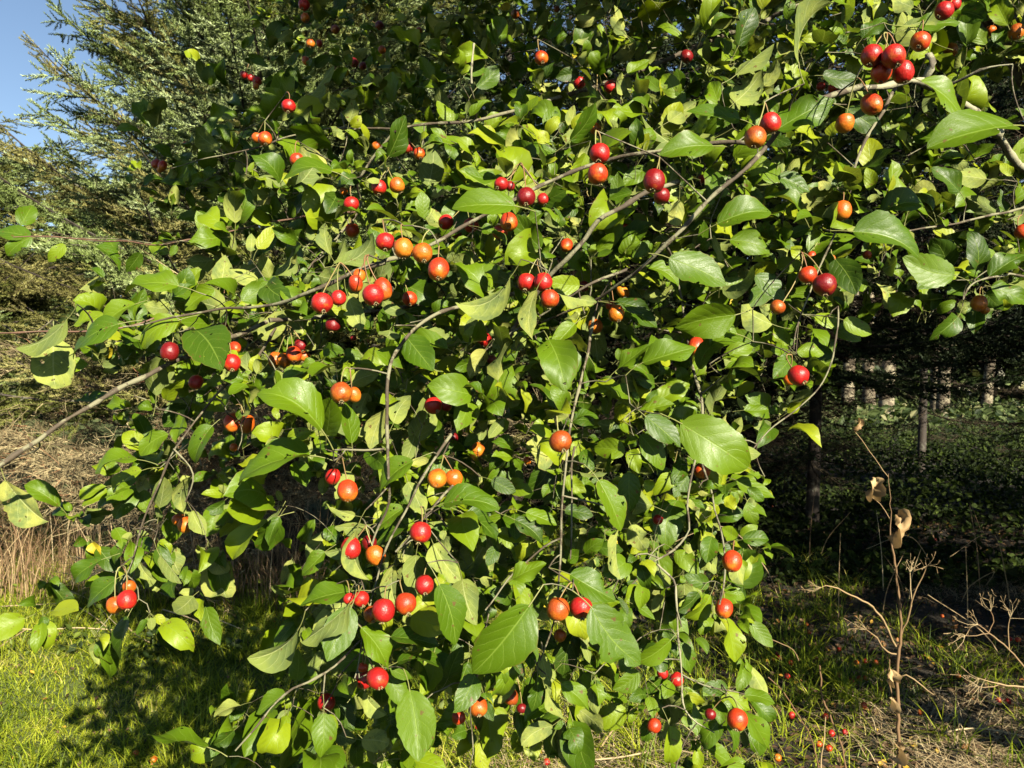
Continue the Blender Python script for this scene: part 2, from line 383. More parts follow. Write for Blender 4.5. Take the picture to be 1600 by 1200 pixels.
def bough_mesh(name, Lb, mats, seed, kind='live', droop=0.25, dens=1.0, tpl=None):
    """unit bough along +Y, its tip lifting; side branchlets in a flat spray carrying needle shoots"""
    r = np.random.default_rng(seed)
    A = Acc()
    n = 12; t = np.linspace(0, 1, n)
    axis = np.stack([0.05 * Lb * np.sin(t * 3 + r.random() * 6), t * Lb, Lb * (-droop * t + (droop + 0.06) * t ** 2.4)], -1)
    V, Q, _ = tube(axis, np.linspace(0.006 * Lb, 0.002, n) + 0.002, 4); A.add(V, q2t(Q), rnd=0.3)
    def at(tt):
        return np.array([np.interp(tt, t, axis[:, k]) for k in range(3)])
    sl, sd = [], []
    nb = int(Lb / 0.075 * dens)
    for i in range(nb):
        tt = 0.14 + 0.86 * (i + r.random() * 0.6) / nb if kind != 'dead' else 0.1 + 0.9 * (i + r.random() * .6) / nb
        ln = (0.62 * (1 - tt) ** 0.75 + 0.10) * Lb * 0.42 * r.uniform(0.6, 1.15)
        sg = 1 if i % 2 else -1
        b = at(tt)
        ang = R(r.uniform(38, 62))
        d = np.array([sg * math.sin(ang), math.cos(ang), r.uniform(-0.32, 0.12)])
        d2 = d + np.array([0, 0.35, r.uniform(-0.25, 0.3)])
        m = 5; s = np.linspace(0, 1, m)[:, None]
        pl = b + d * ln * s + (d2 - d) * ln * 0.5 * s ** 2
        if kind == 'dead': pl += r.normal(size=pl.shape) * 0.018 * s
        V, Q, _ = tube(pl, np.linspace(0.0035, 0.0014, m), 3); A.add(V, q2t(Q), rnd=r.uniform(0.2, 0.8), mi=0)
        k = max(2, int(ln / (0.034 if kind == 'dead' else 0.018) * dens))
        for j in range(k):
            f = (j + 0.6) / k
            p = pl[0] + (pl[-1] - pl[0]) * f
            side = r.choice([-1, 1])
            dd = (pl[-1] - pl[0]) / ln
            perp = np.array([dd[1], -dd[0], 0]) * side
            q = dd * r.uniform(.5, 1) + perp * r.uniform(0.2, 0.9) + np.array([0, 0, r.uniform(-0.45, 0.75)])
            sl.append(p); sd.append(q)
        sl.append(pl[-1]); sd.append(pl[-1] - pl[-2])
    sl.append(axis[-1]); sd.append(axis[-1] - axis[-2])
    sl = np.array(sl); sd = np.array(sd)
    if kind == 'dead':
        for p, q in zip(sl, sd):
            q = q / np.linalg.norm(q); ln = r.uniform(0.03, 0.12)
            q = q + r.normal(size=3) * 0.35
            bend = r.normal(size=3) * 0.6
            s = np.linspace(0, 1, 4)[:, None]
            pl = p + q * ln * s + bend * ln * s ** 2
            V, Q, _ = tube(pl, np.linspace(0.0022, 0.0011, 4), 3); A.add(V, q2t(Q), rnd=r.uniform(0.2, 0.97), mi=0)
            for _ in range(4):
                a = pl[r.integers(0, 4)]; e = a + (q + r.normal(size=3) * 0.6) * ln * 0.45
                V, Q, _ = tube([a, (a + e) / 2 + r.normal(size=3) * 0.005, e], [0.0016, 0.0012, 0.0009], 3); A.add(V, q2t(Q), rnd=r.uniform(0.2, 0.97), mi=0)
    else:
        tpl = tpl or SH
        M3 = frames(sd, np.array([0, 0, 1.0]))
        for g in range(len(tpl)):
            sel = np.arange(len(sl)) % len(tpl) == g
            sc = r.uniform(0.9, 1.5, sel.sum())
            V, Fc = place(tpl[g][0], tpl[g][1], M3[sel], sl[sel], sc)
            rr = np.repeat(np.clip(0.48 + 0.16 * r.normal(size=sel.sum()) + 0.22 * np.sin(sl[sel][:, 0] * 9) * np.cos(sl[sel][:, 1] * 7), 0, 1), len(tpl[g][0]))
            tipb = np.tile((np.arange(len(tpl[g][0])) % 3 == 2) * 0.12, sel.sum())
            A.add(V, Fc, rnd=np.clip(rr + tipb, 0, 1), mi=1)
    return A.mesh(name, mats, smooth=False)

BL = [0.8, 1.4, 2.1]
def bough_set(nm, mats, kind='live', dens=1.0, tpl=None, droop=0.25):
    return [[bough_mesh(nm, L_, mats, 100 * i + j + 3, kind, droop, dens, tpl) for j in range(2)] for i, L_ in enumerate(BL)]
BS_blue = bough_set('blue_spruce_bough', [M_sprucebark, M_bluespruce], droop=0.15)
BS_olive = bough_set('olive_spruce_bough', [M_sprucebark, M_olivespruce], droop=0.3, dens=0.9)
BS_fade = bough_set('fading_spruce_bough', [M_sprucebark, M_drygreen], dens=0.8)
BS_dead = bough_set('dead_bough', [M_deadtwig, M_deadtwig], 'dead', 1.15, droop=0.4)
BS_darkdead = bough_set('bare_dark_bough', [M_darkdead, M_darkdead], 'dead', 0.8)
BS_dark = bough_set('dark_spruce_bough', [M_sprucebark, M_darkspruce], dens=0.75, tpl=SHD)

def conifer(name, label, x, y, H, trunk_r, levels, seed, group=None, bark=None):
    """levels: (z0, z1, dz, boughs per whorl, length at z0, length at z1, mesh set or list of sets, elevation tilt)"""
    r = np.random.default_rng(seed)
    z0 = float(gh(np.array(x), np.array(y)))
    root = thing(name, label, 'tree', (x, y, z0), group)
    zz = np.linspace(-0.1, H, 14)
    tp = np.stack([0.03 * np.sin(zz), 0.03 * np.cos(zz * 1.3), zz], -1)
    V, Q, uv = tube(tp, np.maximum(trunk_r * (1 - zz / H) ** 0.8, 0.012), 10, 0.03)
    link('trunk', mesh_np('trunk', V, Q, bark or M_sprucebark, uv), root)
    for (a, b, dz, nw, l0, l1, sets, tilt) in levels:
        z = a
        while z < b:
            f = (z - a) / max(b - a, 1e-6)
            Lr = l0 + (l1 - l0) * f
            ph = r.random() * 6.28
            for k in range(nw):
                st = sets[r.integers(len(sets))] if isinstance(sets, tuple) else sets
                L_ = Lr * r.uniform(0.72, 1.1)
                gi = int(np.argmin([abs(L_ - q) for q in BL])); me = st[gi][r.integers(2)]
                o = link('bough', me, root)
                s = L_ / BL[gi]
                o.scale = (s * r.uniform(.9, 1.15) * (1 if r.random() < .5 else -1), s, s)
                o.rotation_euler = (R(tilt + r.uniform(-13, 13)), R(r.uniform(-22, 22)), ph + 6.283 * k / nw + r.uniform(-0.25, 0.25))
                o.location = (0, 0, z + r.uniform(-0.5, 0.5) * dz)
            z += dz
    return root
conifer('blue_spruce', 'big pale blue-green spruce with layered sunlit boughs at left', -2.05, 7.0, 11, 0.16,
        [(0.85, 1.75, 0.17, 8, 2.4, 2.5, (BS_dead, BS_dead, BS_fade), -2), (1.7, 2.5, 0.17, 8, 2.5, 2.6, (BS_dead, BS_fade, BS_blue, BS_olive), 4), (2.4, 3.7, 0.165, 8, 2.5, 2.05, (BS_blue, BS_blue, BS_blue, BS_fade, BS_blue), 10), (3.7, 5.6, 0.155, 8, 1.85, 1.95, (BS_blue, BS_blue, BS_olive), 10), (5.8, 10.4, 0.7, 5, 2.1, 0.4, BS_blue, 15)], 3)
conifer('olive_spruce', 'olive green spruce at the left edge against the blue sky', -7.0, 8.8, 8.4, 0.15,
        [(0.9, 1.6, 0.25, 6, 2.5, 2.4, BS_dead, -2), (1.6, 4.4, 0.19, 8, 2.7, 2.4, (BS_olive, BS_fade, BS_olive), 6), (4.4, 4.95, 0.2, 7, 1.9, 1.45, BS_olive, 2), (5.2, 8.0, 0.4, 6, 0.8, 0.3, BS_olive, 8)], 4)
conifer('low_blue_spruce', 'low blue-tipped young spruce at left edge below the bigger one', -5.1, 6.6, 2.4, 0.06,
        [(0.25, 1.5, 0.17, 6, 1.5, 1.35, (BS_dead, BS_fade), 2), (1.35, 2.3, 0.17, 6, 1.45, 0.5, (BS_blue, BS_olive), 10)], 5)
dk = 'dark shaded spruces behind the apple tree'
for i, (px, y, H, sp, dl, lab) in enumerate([
        (560, 9.6, 10.0, 0.8, 2.2, 'tall dark spruce behind the upper left of the apple foliage'),
        (800, 8.4, 9.5, 0.9, 2.2, 'dark spruce directly behind the middle of the apple foliage'),
        (1040, 10.0, 10.5, 1.0, 2.2, 'shaded dark spruce behind the apple foliage right of centre'),
        (1270, 8.8, 10.0, 1.9, 1.0, 'dark spruce with bare lower branches left of the woodland gap'),
        (1640, 9.4, 10.0, 1.9, 0.95, 'dark spruce with bare lower branches at the right edge'),
        (1440, 13.5, 11.0, 3.4, 0.0, 'farther dark spruce standing beyond the woodland gap')]):
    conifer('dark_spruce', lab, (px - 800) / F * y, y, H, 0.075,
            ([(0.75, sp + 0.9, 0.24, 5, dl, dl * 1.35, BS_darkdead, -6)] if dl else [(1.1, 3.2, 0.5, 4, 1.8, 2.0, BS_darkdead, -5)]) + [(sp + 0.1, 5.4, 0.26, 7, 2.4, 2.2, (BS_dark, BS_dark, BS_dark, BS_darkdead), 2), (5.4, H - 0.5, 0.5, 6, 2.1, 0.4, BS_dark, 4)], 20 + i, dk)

# far wood beyond the gap: sunlit trunks, a mass of foliage
def far_tree(px, y, rad, H, label, bark):
    x = (px - 800) / F * y
    root = thing('far_tree', label, 'tree', (x, y, 0), 'tree trunks beyond the woodland gap')
    zz = np.linspace(-0.2, H, 12)
    tp = np.stack([0.12 * np.sin(zz * .5 + px), 0.1 * np.cos(zz * .6), zz], -1)
    V, Q, uv = tube(tp, rad * (1 - 0.7 * zz / H), 12, 0.02)
    link('trunk', mesh_np('trunk', V, Q, bark, uv), root)
    n = 1500
    c = rng.normal(size=(n, 3)); c /= np.linalg.norm(c, axis=1)[:, None]
    c *= rng.random((n, 1)) ** 0.4 * np.array([2.4, 2.4, 3.2]); c[:, 2] += H - 1.5
    V, Fc = place(QT[0], QT[1], rand_rot(n), c, rng.uniform(1.2, 2.6, n))
    o = link('crown', mesh_np('crown', V, Fc, M_farleaf, rnd=np.repeat(rng.random(n), len(QT[0])), smooth=False), root)
def rand_rot(n):
    q = rng.normal(size=(n, 4)); q /= np.linalg.norm(q, axis=1)[:, None]
    a, b, c, d = q.T
    return np.stack([np.stack([1 - 2 * (c * c + d * d), 2 * (b * c - a * d), 2 * (b * d + a * c)], -1),
                     np.stack([2 * (b * c + a * d), 1 - 2 * (b * b + d * d), 2 * (c * d - a * b)], -1),
                     np.stack([2 * (b * d - a * c), 2 * (c * d + a * b), 1 - 2 * (b * b + c * c)], -1)], 1)
QT = (np.array([[-.035, 0, 0], [0, -.06, .006], [.035, 0, 0], [0, .075, .008]]), np.array([[0, 1, 2, 3]]))
for (px, y, rad, lab) in [(1393, 24, 0.24, 'broad pale trunk left of the pair in the sunlit woodland gap'),
                          (1459, 26, 0.20, 'slim pale trunk, left of the sunlit pair in the gap'),
                          (1481, 25, 0.22, 'bright cream trunk, right of the sunlit pair in the gap'),
                          (1360, 30, 0.26, 'dim greyish trunk far behind the broad pale one'),
                          (1330, 34, 0.3, 'faint trunk at the left of the woodland gap'),
                          (1545, 28, 0.2, 'thin trunk in the wood near the right edge')]:
    far_tree(px, y, rad, 12, lab, M_palebark)
def far_wood():
    n = 52000
    x = rng.uniform(-30, 40, n); y = 36 + rng.uniform(0, 6, n) + 2 * np.sin(x * .4)
    z = rng.uniform(-0.3, 1, n) ** 1.0 * 11
    px = 800 + x / y * F
    keep = ~((px < 90) & (z > 8))
    x, y, z = x[keep], y[keep], z[keep]; n = len(x)
    V, Fc = place(QT[0], QT[1], rand_rot(n), np.stack([x, y, z], -1), rng.uniform(4, 8, n))
    o = link('far_wood', mesh_np('far_wood', V, Fc, M_farleaf, rnd=np.repeat(rng.random(n), 4), smooth=False))
    tag(o, 'dense far wood closing the view behind the conifers', 'woodland', kind='stuff')
far_wood()

# ------------------------------------------------------------------ crabapple tree: data read off the photograph
# depth of the leafy surface in metres, one cell per 200 photo pixels
D0 = np.array([[2.1, 1.9, 1.8, 1.6, 1.45, 1.3, 1.2, 1.3],
               [1.7, 1.6, 1.35, 1.2, 1.15, 1.2, 1.2, 1.3],
               [1.15, 1.2, 1.15, 1.15, 1.1, 1.2, 1.25, 1.3],
               [1.25, 1.25, 1.1, 1.1, 1.1, 1.15, 1.3, 1.4],
               [1.3, 1.25, 1.08, 1.05, 1.05, 1.15, 1.3, 1.4],
               [1.3, 1.15, 1.0, 1.0, 1.05, 1.15, 1.3, 1.4]])
DN = np.array([[0, 0, 0, 1, 7, 5, 5, 6, 7, 8, 9, 8, 9, 9, 9, 9],
               [0, 0, 0, 2, 8, 7, 9, 9, 9, 9, 9, 9, 9, 9, 7, 5],
               [0, 0, 2, 7, 9, 9, 9, 9, 9, 9, 9, 9, 9, 5, 5, 4],
               [0, 0, 1, 6, 9, 9, 9, 9, 9, 9, 9, 8, 9, 7, 5, 5],
               [0, 0, 3, 8, 9, 9, 9, 9, 9, 9, 9, 8, 8, 4, 2, 5],
               [0, 1, 7, 9, 9, 9, 9, 9, 9, 9, 9, 8, 5, 0, 0, 0],
               [0, 0, 4, 8, 6, 9, 9, 9, 9, 9, 9, 5, 0, 0, 0, 0],
               [0, 0, 5, 1, 1, 8, 9, 9, 9, 9, 9, 6, 0, 0, 0, 0],
               [0, 1, 4, 0, 1, 8, 9, 9, 9, 7, 7, 5, 0, 0, 0, 0],
               [0, 2, 1, 0, 1, 8, 9, 9, 8, 2, 5, 3, 0, 0, 0, 0],
               [0, 0, 0, 0, 4, 9, 9, 8, 7, 1, 6, 3, 0, 0, 0, 0],
               [0, 0, 0, 2, 6, 8, 4, 1, 3, 0, 2, 1, 0, 0, 0, 0]], float) / 9
def bil(A, px, py, cs):
    h, w_ = A.shape
    x = np.clip(np.asarray(px, float) / cs - 0.5, 0, w_ - 1.001); y = np.clip(np.asarray(py, float) / cs - 0.5, 0, h - 1.001)
    i = x.astype(int); j = y.astype(int); fx = x - i; fy = y - j
    return (A[j, i] * (1 - fx) + A[j, i + 1] * fx) * (1 - fy) + (A[j + 1, i] * (1 - fx) + A[j + 1, i + 1] * fx) * fy
def d0(px, py): return bil(D0, px, py, 200)

# fruit: (phrase | spur offset | x,y,r,colour ...)   r red, m red-orange, o orange, d deep dark red, k brownish orange, y yellow
CL = [
 ('on the thick lichened branch at upper right', '1362,87,17,r 1396,88,18,r 1377,113,16,m 1411,113,16,r'),
 ('at the top edge above the upper right cluster', '1475,17,14,r 1491,7,10,r'),
 ('half under a flat leaf at upper right', '1438,65,15,m'),
 ('beside the broken branch stub at upper right', '1485,78,11,o 1474,98,11,m'),
 ('among the leaves at the top right corner', '1548,48,8,o 1588,50,12,k'),
 ('hanging just under the lichened branch', '1362,163,16,m 1320,193,14,o'),
 ('behind leaves above the lichened branch end', '1283,135,7,r 1302,138,8,r'),
 ('beside the broad dark leaf right of centre top', '1204,193,16,r 1180,215,17,k'),
 ('in the lone pair stacked above centre', '937,240,16,r 934,272,16,m'),
 ('in the small top group above the stacked pair', '905,130,9,r 954,136,10,r 930,201,9,o'),
 ('shaded, right of the stacked pair', '1022,283,17,d 1034,306,13,d'),
 ('beside a bright leaf near the slanting branch', '1100,278,9,r'),
 ('deep in the shaded foliage at top right of centre', '1073,88,10,d'),
 ('hanging alone from a twig at upper middle', '846,91,11,m'),
 ('far back in the crown at the top middle', '805,22,7,k 870,14,5,k'),
 ('at the top edge left of centre', '475,7,9,r 477,28,7,o'),
 ('half behind a pale leaf at upper left', '402,127,7,r 392,122,6,r 381,117,6,r 400,135,5,o'),
 ('high in the dark crown at upper left', '485,68,7,o 499,68,5,r 478,95,6,o'),
 ('in the dark upper crown beside sky gaps', '524,46,7,k 593,40,7,d 597,78,6,o'),
 ('dim in the dark crown under the sky gaps', '553,98,7,d 567,103,6,d 655,48,5,k'),
 ('standing clear on a twig at upper left', '451,166,11,r'),
 ('left end of the upper left twig group', '414,217,11,m 401,215,8,o'),
 ('partly covered by a leaf at upper left', '464,250,11,m'),
 ('tiny, farthest left on the upper twigs', '244,256,7,m 254,259,7,m 250,265,5,y 291,226,5,o'),
 ('behind the upright dark green leaf', '636,230,10,r 655,240,9,m 588,228,7,o'),
 ('below the upright leaf left of centre', '592,293,12,r 620,290,12,o'),
 ('hanging one above another left of centre', '549,319,12,r 551,360,11,m 537,299,6,o'),
 ('in the row above the slanting branch', '602,378,15,r 630,388,16,o 660,395,16,o 685,421,17,m'),
 ('in the cluster under the slanting branch at left', '503,474,17,r 529,466,12,r 556,443,11,m'),
 ('beneath the slanting branch beside a pale leaf', '583,461,17,r 598,452,15,m 561,431,10,o'),
 ('shaded below the slanting branch at left', '520,508,12,d 640,467,12,m 552,528,5,d'),
 ('in the low row of small fruits left of centre', '430,562,11,o 444,563,12,o 459,554,12,m 475,557,10,o 470,540,10,d'),
 ('left of the broad round leaf', '265,550,14,d'),
 ('right of the broad round leaf', '362,567,14,r 367,543,9,m 306,597,11,r'),
 ('small ones above the broad round leaf', '351,509,5,m 363,395,4,r'),
 ('under the long pale leaf above centre', '783,288,11,r 797,291,8,d 822,308,15,d 848,311,9,r'),
 ('in the pair right under the long pale leaf', '795,347,14,m 781,363,12,m'),
 ('behind leaves left of the long pale leaf', '697,347,12,r 736,352,12,r 713,364,9,d'),
 ('in the central cluster of three', '823,441,15,r 849,441,15,r 859,467,15,m'),
 ('withered, right of the central cluster', '885,383,10,m 912,447,9,d 929,319,6,m 977,356,6,m'),
 ('around the hanging yellow-green leaf', '963,490,13,o 930,510,12,o 973,456,9,y 953,477,7,m'),
 ('alone in the middle of the foliage', '755,531,13,r 768,562,8,d'),
 ('behind the tip of a curved leaf right of centre', '1087,541,13,m'),
 ('above the yellow leaf on the pale thin branch', '1316,329,14,o'),
 ('in the shaded trio below the pale thin branch', '1262,430,14,m 1288,445,18,d 1215,480,12,k'),
 ('small ones above the shaded trio', '1268,400,7,m 1299,405,7,o 1355,398,7,m'),
 ('on the leafy spray at the right', '1530,474,12,o 1539,484,7,y'),
 ('cut by the right edge', '1598,362,12,m'),
 ('hanging low at the right tip of the foliage', '1248,587,16,r 1233,594,9,o'),
 ('pair above the long dark twig at lower left', '363,660,13,m 386,663,12,o 365,699,6,o'),
 ('beside the folded pale leaf at lower left', '290,820,12,o 279,812,10,o'),
 ('hanging over the lawn at far lower left', '198,938,15,r 181,945,14,o 202,917,10,o'),
 ('beneath yellow leaves left of centre', '533,614,17,k 553,617,11,o'),
 ('beneath folded pale leaves at centre', '677,634,14,r 697,634,9,r'),
 ('small, in the middle of the lower foliage', '747,703,11,o 708,684,8,d 824,720,6,m'),
 ('with a pale leaf between, lower left foliage', '520,745,12,r 543,767,16,m'),
 ('pair under the gnawed leaf below centre', '683,748,15,o 709,748,14,o'),
 ('hanging alone below the shiny pointed leaf', '657,832,17,r'),
 ('behind the bright upright leaf, lower left', '548,857,16,r 577,848,12,d 587,868,15,o'),
 ('amber and alone right below centre', '876,690,18,k'),
 ('half behind a leaf right of centre below', '1097,735,13,m 1028,812,8,r'),
 ('above the lit twig end at lower right', '1144,877,15,m'),
 ('bottom of the bare hanging twig at right', '1131,951,14,m'),
 ('in the large lower cluster', '599,954,18,r 634,943,17,m 581,960,13,k 564,936,13,r 545,936,9,r 663,914,15,r'),
 ('in the pair low in the front foliage', '590,1060,17,r 568,1062,14,r 567,1043,8,m'),
 ('between dark leaves near the bottom', '510,1098,14,r'),
 ('low at the bottom centre', '717,1121,11,m 747,1105,15,k'),
 ('next pair right of the bottom centre', '798,1090,12,k 815,1107,8,d'),
 ('in the front pair between two large leaves', '872,952,18,k 908,950,18,r'),
 ('under the front pair behind leaves', '875,993,10,o'),
 ('withered, on the lower right spray', '1035,1052,9,r 1057,1062,11,r'),
 ('lowest on the lower right spray', '1022,1134,11,m'),
 ('at the right end of the lower spray', '1152,1124,16,m 1110,1116,9,d'),
]
# leaves read one by one: base x,y, tip x,y, width, T upper side / U under side
HL = '''1586,196,1448,232,50,T 1213,203,1303,155,48,T 1322,170,1376,208,34,T 1438,126,1505,190,22,T 1045,403,1135,446,50,T 1150,492,1054,512,50,T
1152,522,1072,508,34,T 960,476,1027,512,32,T 962,472,1015,485,22,T 845,388,807,335,36,T 937,477,936,565,38,U 906,446,857,438,32,T 875,460,933,472,16,U 838,453,833,532,24,U
857,530,884,612,60,T 1012,417,1060,448,20,T 1018,378,988,402,22,T 1120,350,1205,332,38,T 1140,375,1203,396,32,T 1003,567,1088,543,34,T 965,577,1015,538,20,T 1092,577,1150,535,26,T
1332,362,1435,402,44,T 1375,332,1443,322,28,T 1262,397,1338,370,32,T 1305,405,1338,460,46,T 1492,430,1410,402,46,T 1480,422,1455,372,36,T 1475,432,1433,452,32,T 1512,444,1480,460,24,T
1525,425,1512,362,26,T 1545,432,1603,398,32,T 1497,495,1452,532,28,T 1525,482,1522,522,26,T 1540,458,1568,484,28,T 1548,448,1603,474,28,T 1302,515,1346,532,24,T 1318,500,1362,522,26,T
1272,495,1315,514,20,T 1234,545,1204,548,26,T 1236,560,1208,592,30,T 1232,540,1210,510,24,T 1241,530,1244,504,20,T 1245,550,1288,553,22,T 518,226,452,200,30,T 607,245,633,180,30,T
615,160,612,112,22,T 472,165,522,102,22,U 520,268,438,290,18,T 742,255,710,218,16,T 745,137,778,103,30,T 710,188,683,157,20,T 1154,72,1180,12,34,T 1150,92,1117,60,26,T
940,8,897,22,22,U 838,242,800,224,32,T 890,220,930,157,26,T 925,156,887,131,22,U 1045,190,1088,158,24,U 1115,228,1030,242,36,T 1118,215,1045,212,24,U 1156,186,1072,174,24,T
1125,168,1110,128,30,T 1060,152,1035,117,26,T 1062,140,1057,107,22,T 1148,160,1192,108,38,U 1150,117,1210,68,18,U 1010,262,973,292,26,T 916,240,892,286,24,T 905,115,868,122,22,T
980,115,1016,94,18,T 858,60,886,30,16,T 1248,100,1300,4,20,U 1355,45,1371,6,16,U 1347,60,1384,30,22,T 1372,68,1402,38,26,T 1403,40,1467,-2,20,U 1425,43,1500,35,18,T
1285,118,1342,121,26,T 1575,40,1555,0,30,T 1553,68,1598,41,16,T 1500,18,1542,32,36,T 1540,70,1524,33,20,T 1542,280,1486,273,30,U 1200,205,1236,226,30,T 33,352,51,321,28,T
50,370,12,400,22,T 48,370,-10,362,22,T 102,382,75,409,18,T 150,383,186,424,16,T 170,374,184,396,20,T 220,395,197,425,20,T 234,382,264,396,20,T 280,447,196,460,26,T
344,446,352,398,32,U 402,441,357,420,24,U 336,452,289,486,26,T 377,470,427,442,38,T 415,442,458,472,36,T 440,450,480,478,28,T 305,515,348,578,64,T 280,500,224,545,30,T
187,506,115,562,26,T 212,475,162,515,24,T 84,528,87,608,60,U 105,499,24,544,24,U 165,492,136,516,16,U 115,508,162,490,16,T 265,480,224,475,24,U 252,505,207,528,18,U
806,322,706,326,38,T 528,300,510,334,32,T 516,398,508,348,22,U 533,412,582,364,26,U 522,412,538,374,14,U 422,434,408,397,26,U 430,431,458,388,18,U 543,462,566,517,34,U
582,432,562,472,20,U 797,434,711,472,28,U 802,441,756,414,20,U 632,445,686,476,36,T 636,487,598,470,16,U 661,512,706,532,26,U 633,524,677,580,46,T 758,546,734,590,28,U
505,546,540,550,22,T 540,545,563,570,18,T 548,600,592,584,28,U 752,356,792,383,14,T 692,352,666,321,22,U 662,341,659,298,24,T 660,356,690,363,14,T 8,750,76,815,36,U
182,617,119,626,14,T 263,678,219,712,28,T 215,718,148,740,16,T 222,735,177,770,18,T 332,665,306,724,26,T 297,745,291,802,20,U 300,798,322,836,24,U 265,800,268,850,28,T
180,825,191,858,24,T 222,840,233,862,24,T 160,874,117,907,22,T 197,848,179,882,14,T 250,868,284,912,16,U 215,868,239,906,16,U 290,640,274,692,18,T 485,712,374,758,26,T
503,672,401,616,48,T 528,698,484,711,18,T 550,693,537,627,26,T 485,673,445,699,22,T 601,640,578,702,28,U 615,661,642,618,30,U 650,690,670,614,38,U 735,624,714,674,44,T
648,680,633,722,24,U 646,720,594,775,26,T 692,787,780,796,34,T 722,803,739,862,54,T 548,737,524,780,30,U 508,862,472,899,24,T 556,832,507,863,13,U 557,828,577,906,22,U
632,793,586,831,24,T 635,820,579,863,26,T 622,820,659,829,18,T 640,840,627,880,28,U 650,867,648,937,34,U 677,850,724,912,34,U 580,820,521,823,18,U 555,806,510,786,14,U
575,614,564,653,32,U 680,715,708,694,22,T 776,853,761,884,24,T 768,750,806,769,24,T 1063,661,1169,731,72,T 1008,650,1063,699,36,T 1025,628,1078,600,32,T 997,645,1054,631,18,T
977,705,927,700,36,T 983,737,985,799,36,T 985,703,999,740,26,T 906,688,898,722,24,T 911,703,928,735,24,T 884,745,916,769,24,T 878,753,882,786,24,T 882,797,927,806,24,T
804,812,847,847,26,T 821,801,870,821,24,T 796,755,832,770,30,T 935,750,970,830,36,T 1059,781,1041,860,52,T 986,820,1010,858,38,U 905,869,882,860,24,T 933,855,974,860,26,T
914,865,944,843,24,T 800,905,854,880,26,T 1000,679,1036,735,32,T 1099,719,1126,757,26,T 1077,743,1053,777,26,T 1066,719,1051,756,28,T 1053,741,1021,774,24,T 1168,785,1183,820,22,T
1168,763,1193,783,18,T 1151,840,1128,824,22,T 1160,843,1201,843,22,T 1157,837,1184,821,18,T 1150,845,1145,864,22,T 1144,796,1142,773,22,T 1112,838,1104,880,32,T 1055,861,1092,897,32,T
966,828,971,906,12,U 912,649,904,614,24,T 963,665,934,660,18,U 1162,641,1201,640,18,T 183,904,136,949,26,T 200,963,188,1032,18,T 241,894,227,919,16,U 326,1168,229,1148,18,T
376,1102,334,1121,18,U 366,1141,334,1164,20,T 466,984,386,1029,34,U 546,944,470,1004,28,U 549,949,511,1034,60,T 546,924,469,946,30,T 686,912,712,1008,46,T 828,945,738,1052,74,T
742,1055,711,1114,44,T 587,1037,522,1041,36,T 564,980,607,1049,34,T 610,995,686,1009,28,T 620,1035,693,1048,18,T 607,1055,638,1104,34,T 640,1078,654,1190,74,T 492,1086,441,1202,42,T
506,1114,501,1184,42,T 565,1156,608,1162,32,U 569,1080,604,1116,20,U 518,1091,553,1142,32,T 446,1083,400,1116,28,T 463,1064,465,1013,26,T 491,1070,480,1045,24,T 577,925,574,960,20,T
614,884,622,952,24,U 634,890,651,930,30,U 722,905,745,977,42,U 800,935,764,924,28,T 728,1141,704,1151,24,T 755,1095,771,1127,24,T 923,948,1001,1039,66,T 890,897,962,939,40,T
896,989,882,1060,38,T 834,990,871,1012,36,T 847,1024,861,1074,22,U 852,1072,881,1123,14,U 840,1057,831,1112,24,T 828,1057,809,1107,24,T 876,1069,921,1111,28,T 1048,1000,994,1034,28,T
1055,1000,1031,977,24,T 1092,926,1056,954,22,T 1110,930,1069,966,22,T 1108,916,1069,899,24,T 1133,926,1164,936,16,T 1135,966,1149,1035,26,T 1062,1004,1079,1052,26,T 998,1049,957,1077,28,T
1010,1086,982,1095,22,T 1040,1054,1002,1081,18,T 1050,1067,1030,1092,24,T 1013,1089,1020,1122,24,T 1137,1074,1097,1078,24,T 1135,1084,1173,1110,24,T 1162,1086,1211,1099,22,T 1122,1094,1125,1132,28,T
1160,1106,1206,1187,14,T 1046,1134,1041,1192,24,T 1020,1119,1004,1157,22,T 1035,930,1019,957,18,U 1500,300,1455,262,26,T 1215,275,1265,300,26,T 1180,430,1225,470,30,T 700,1060,722,1010,26,T'''
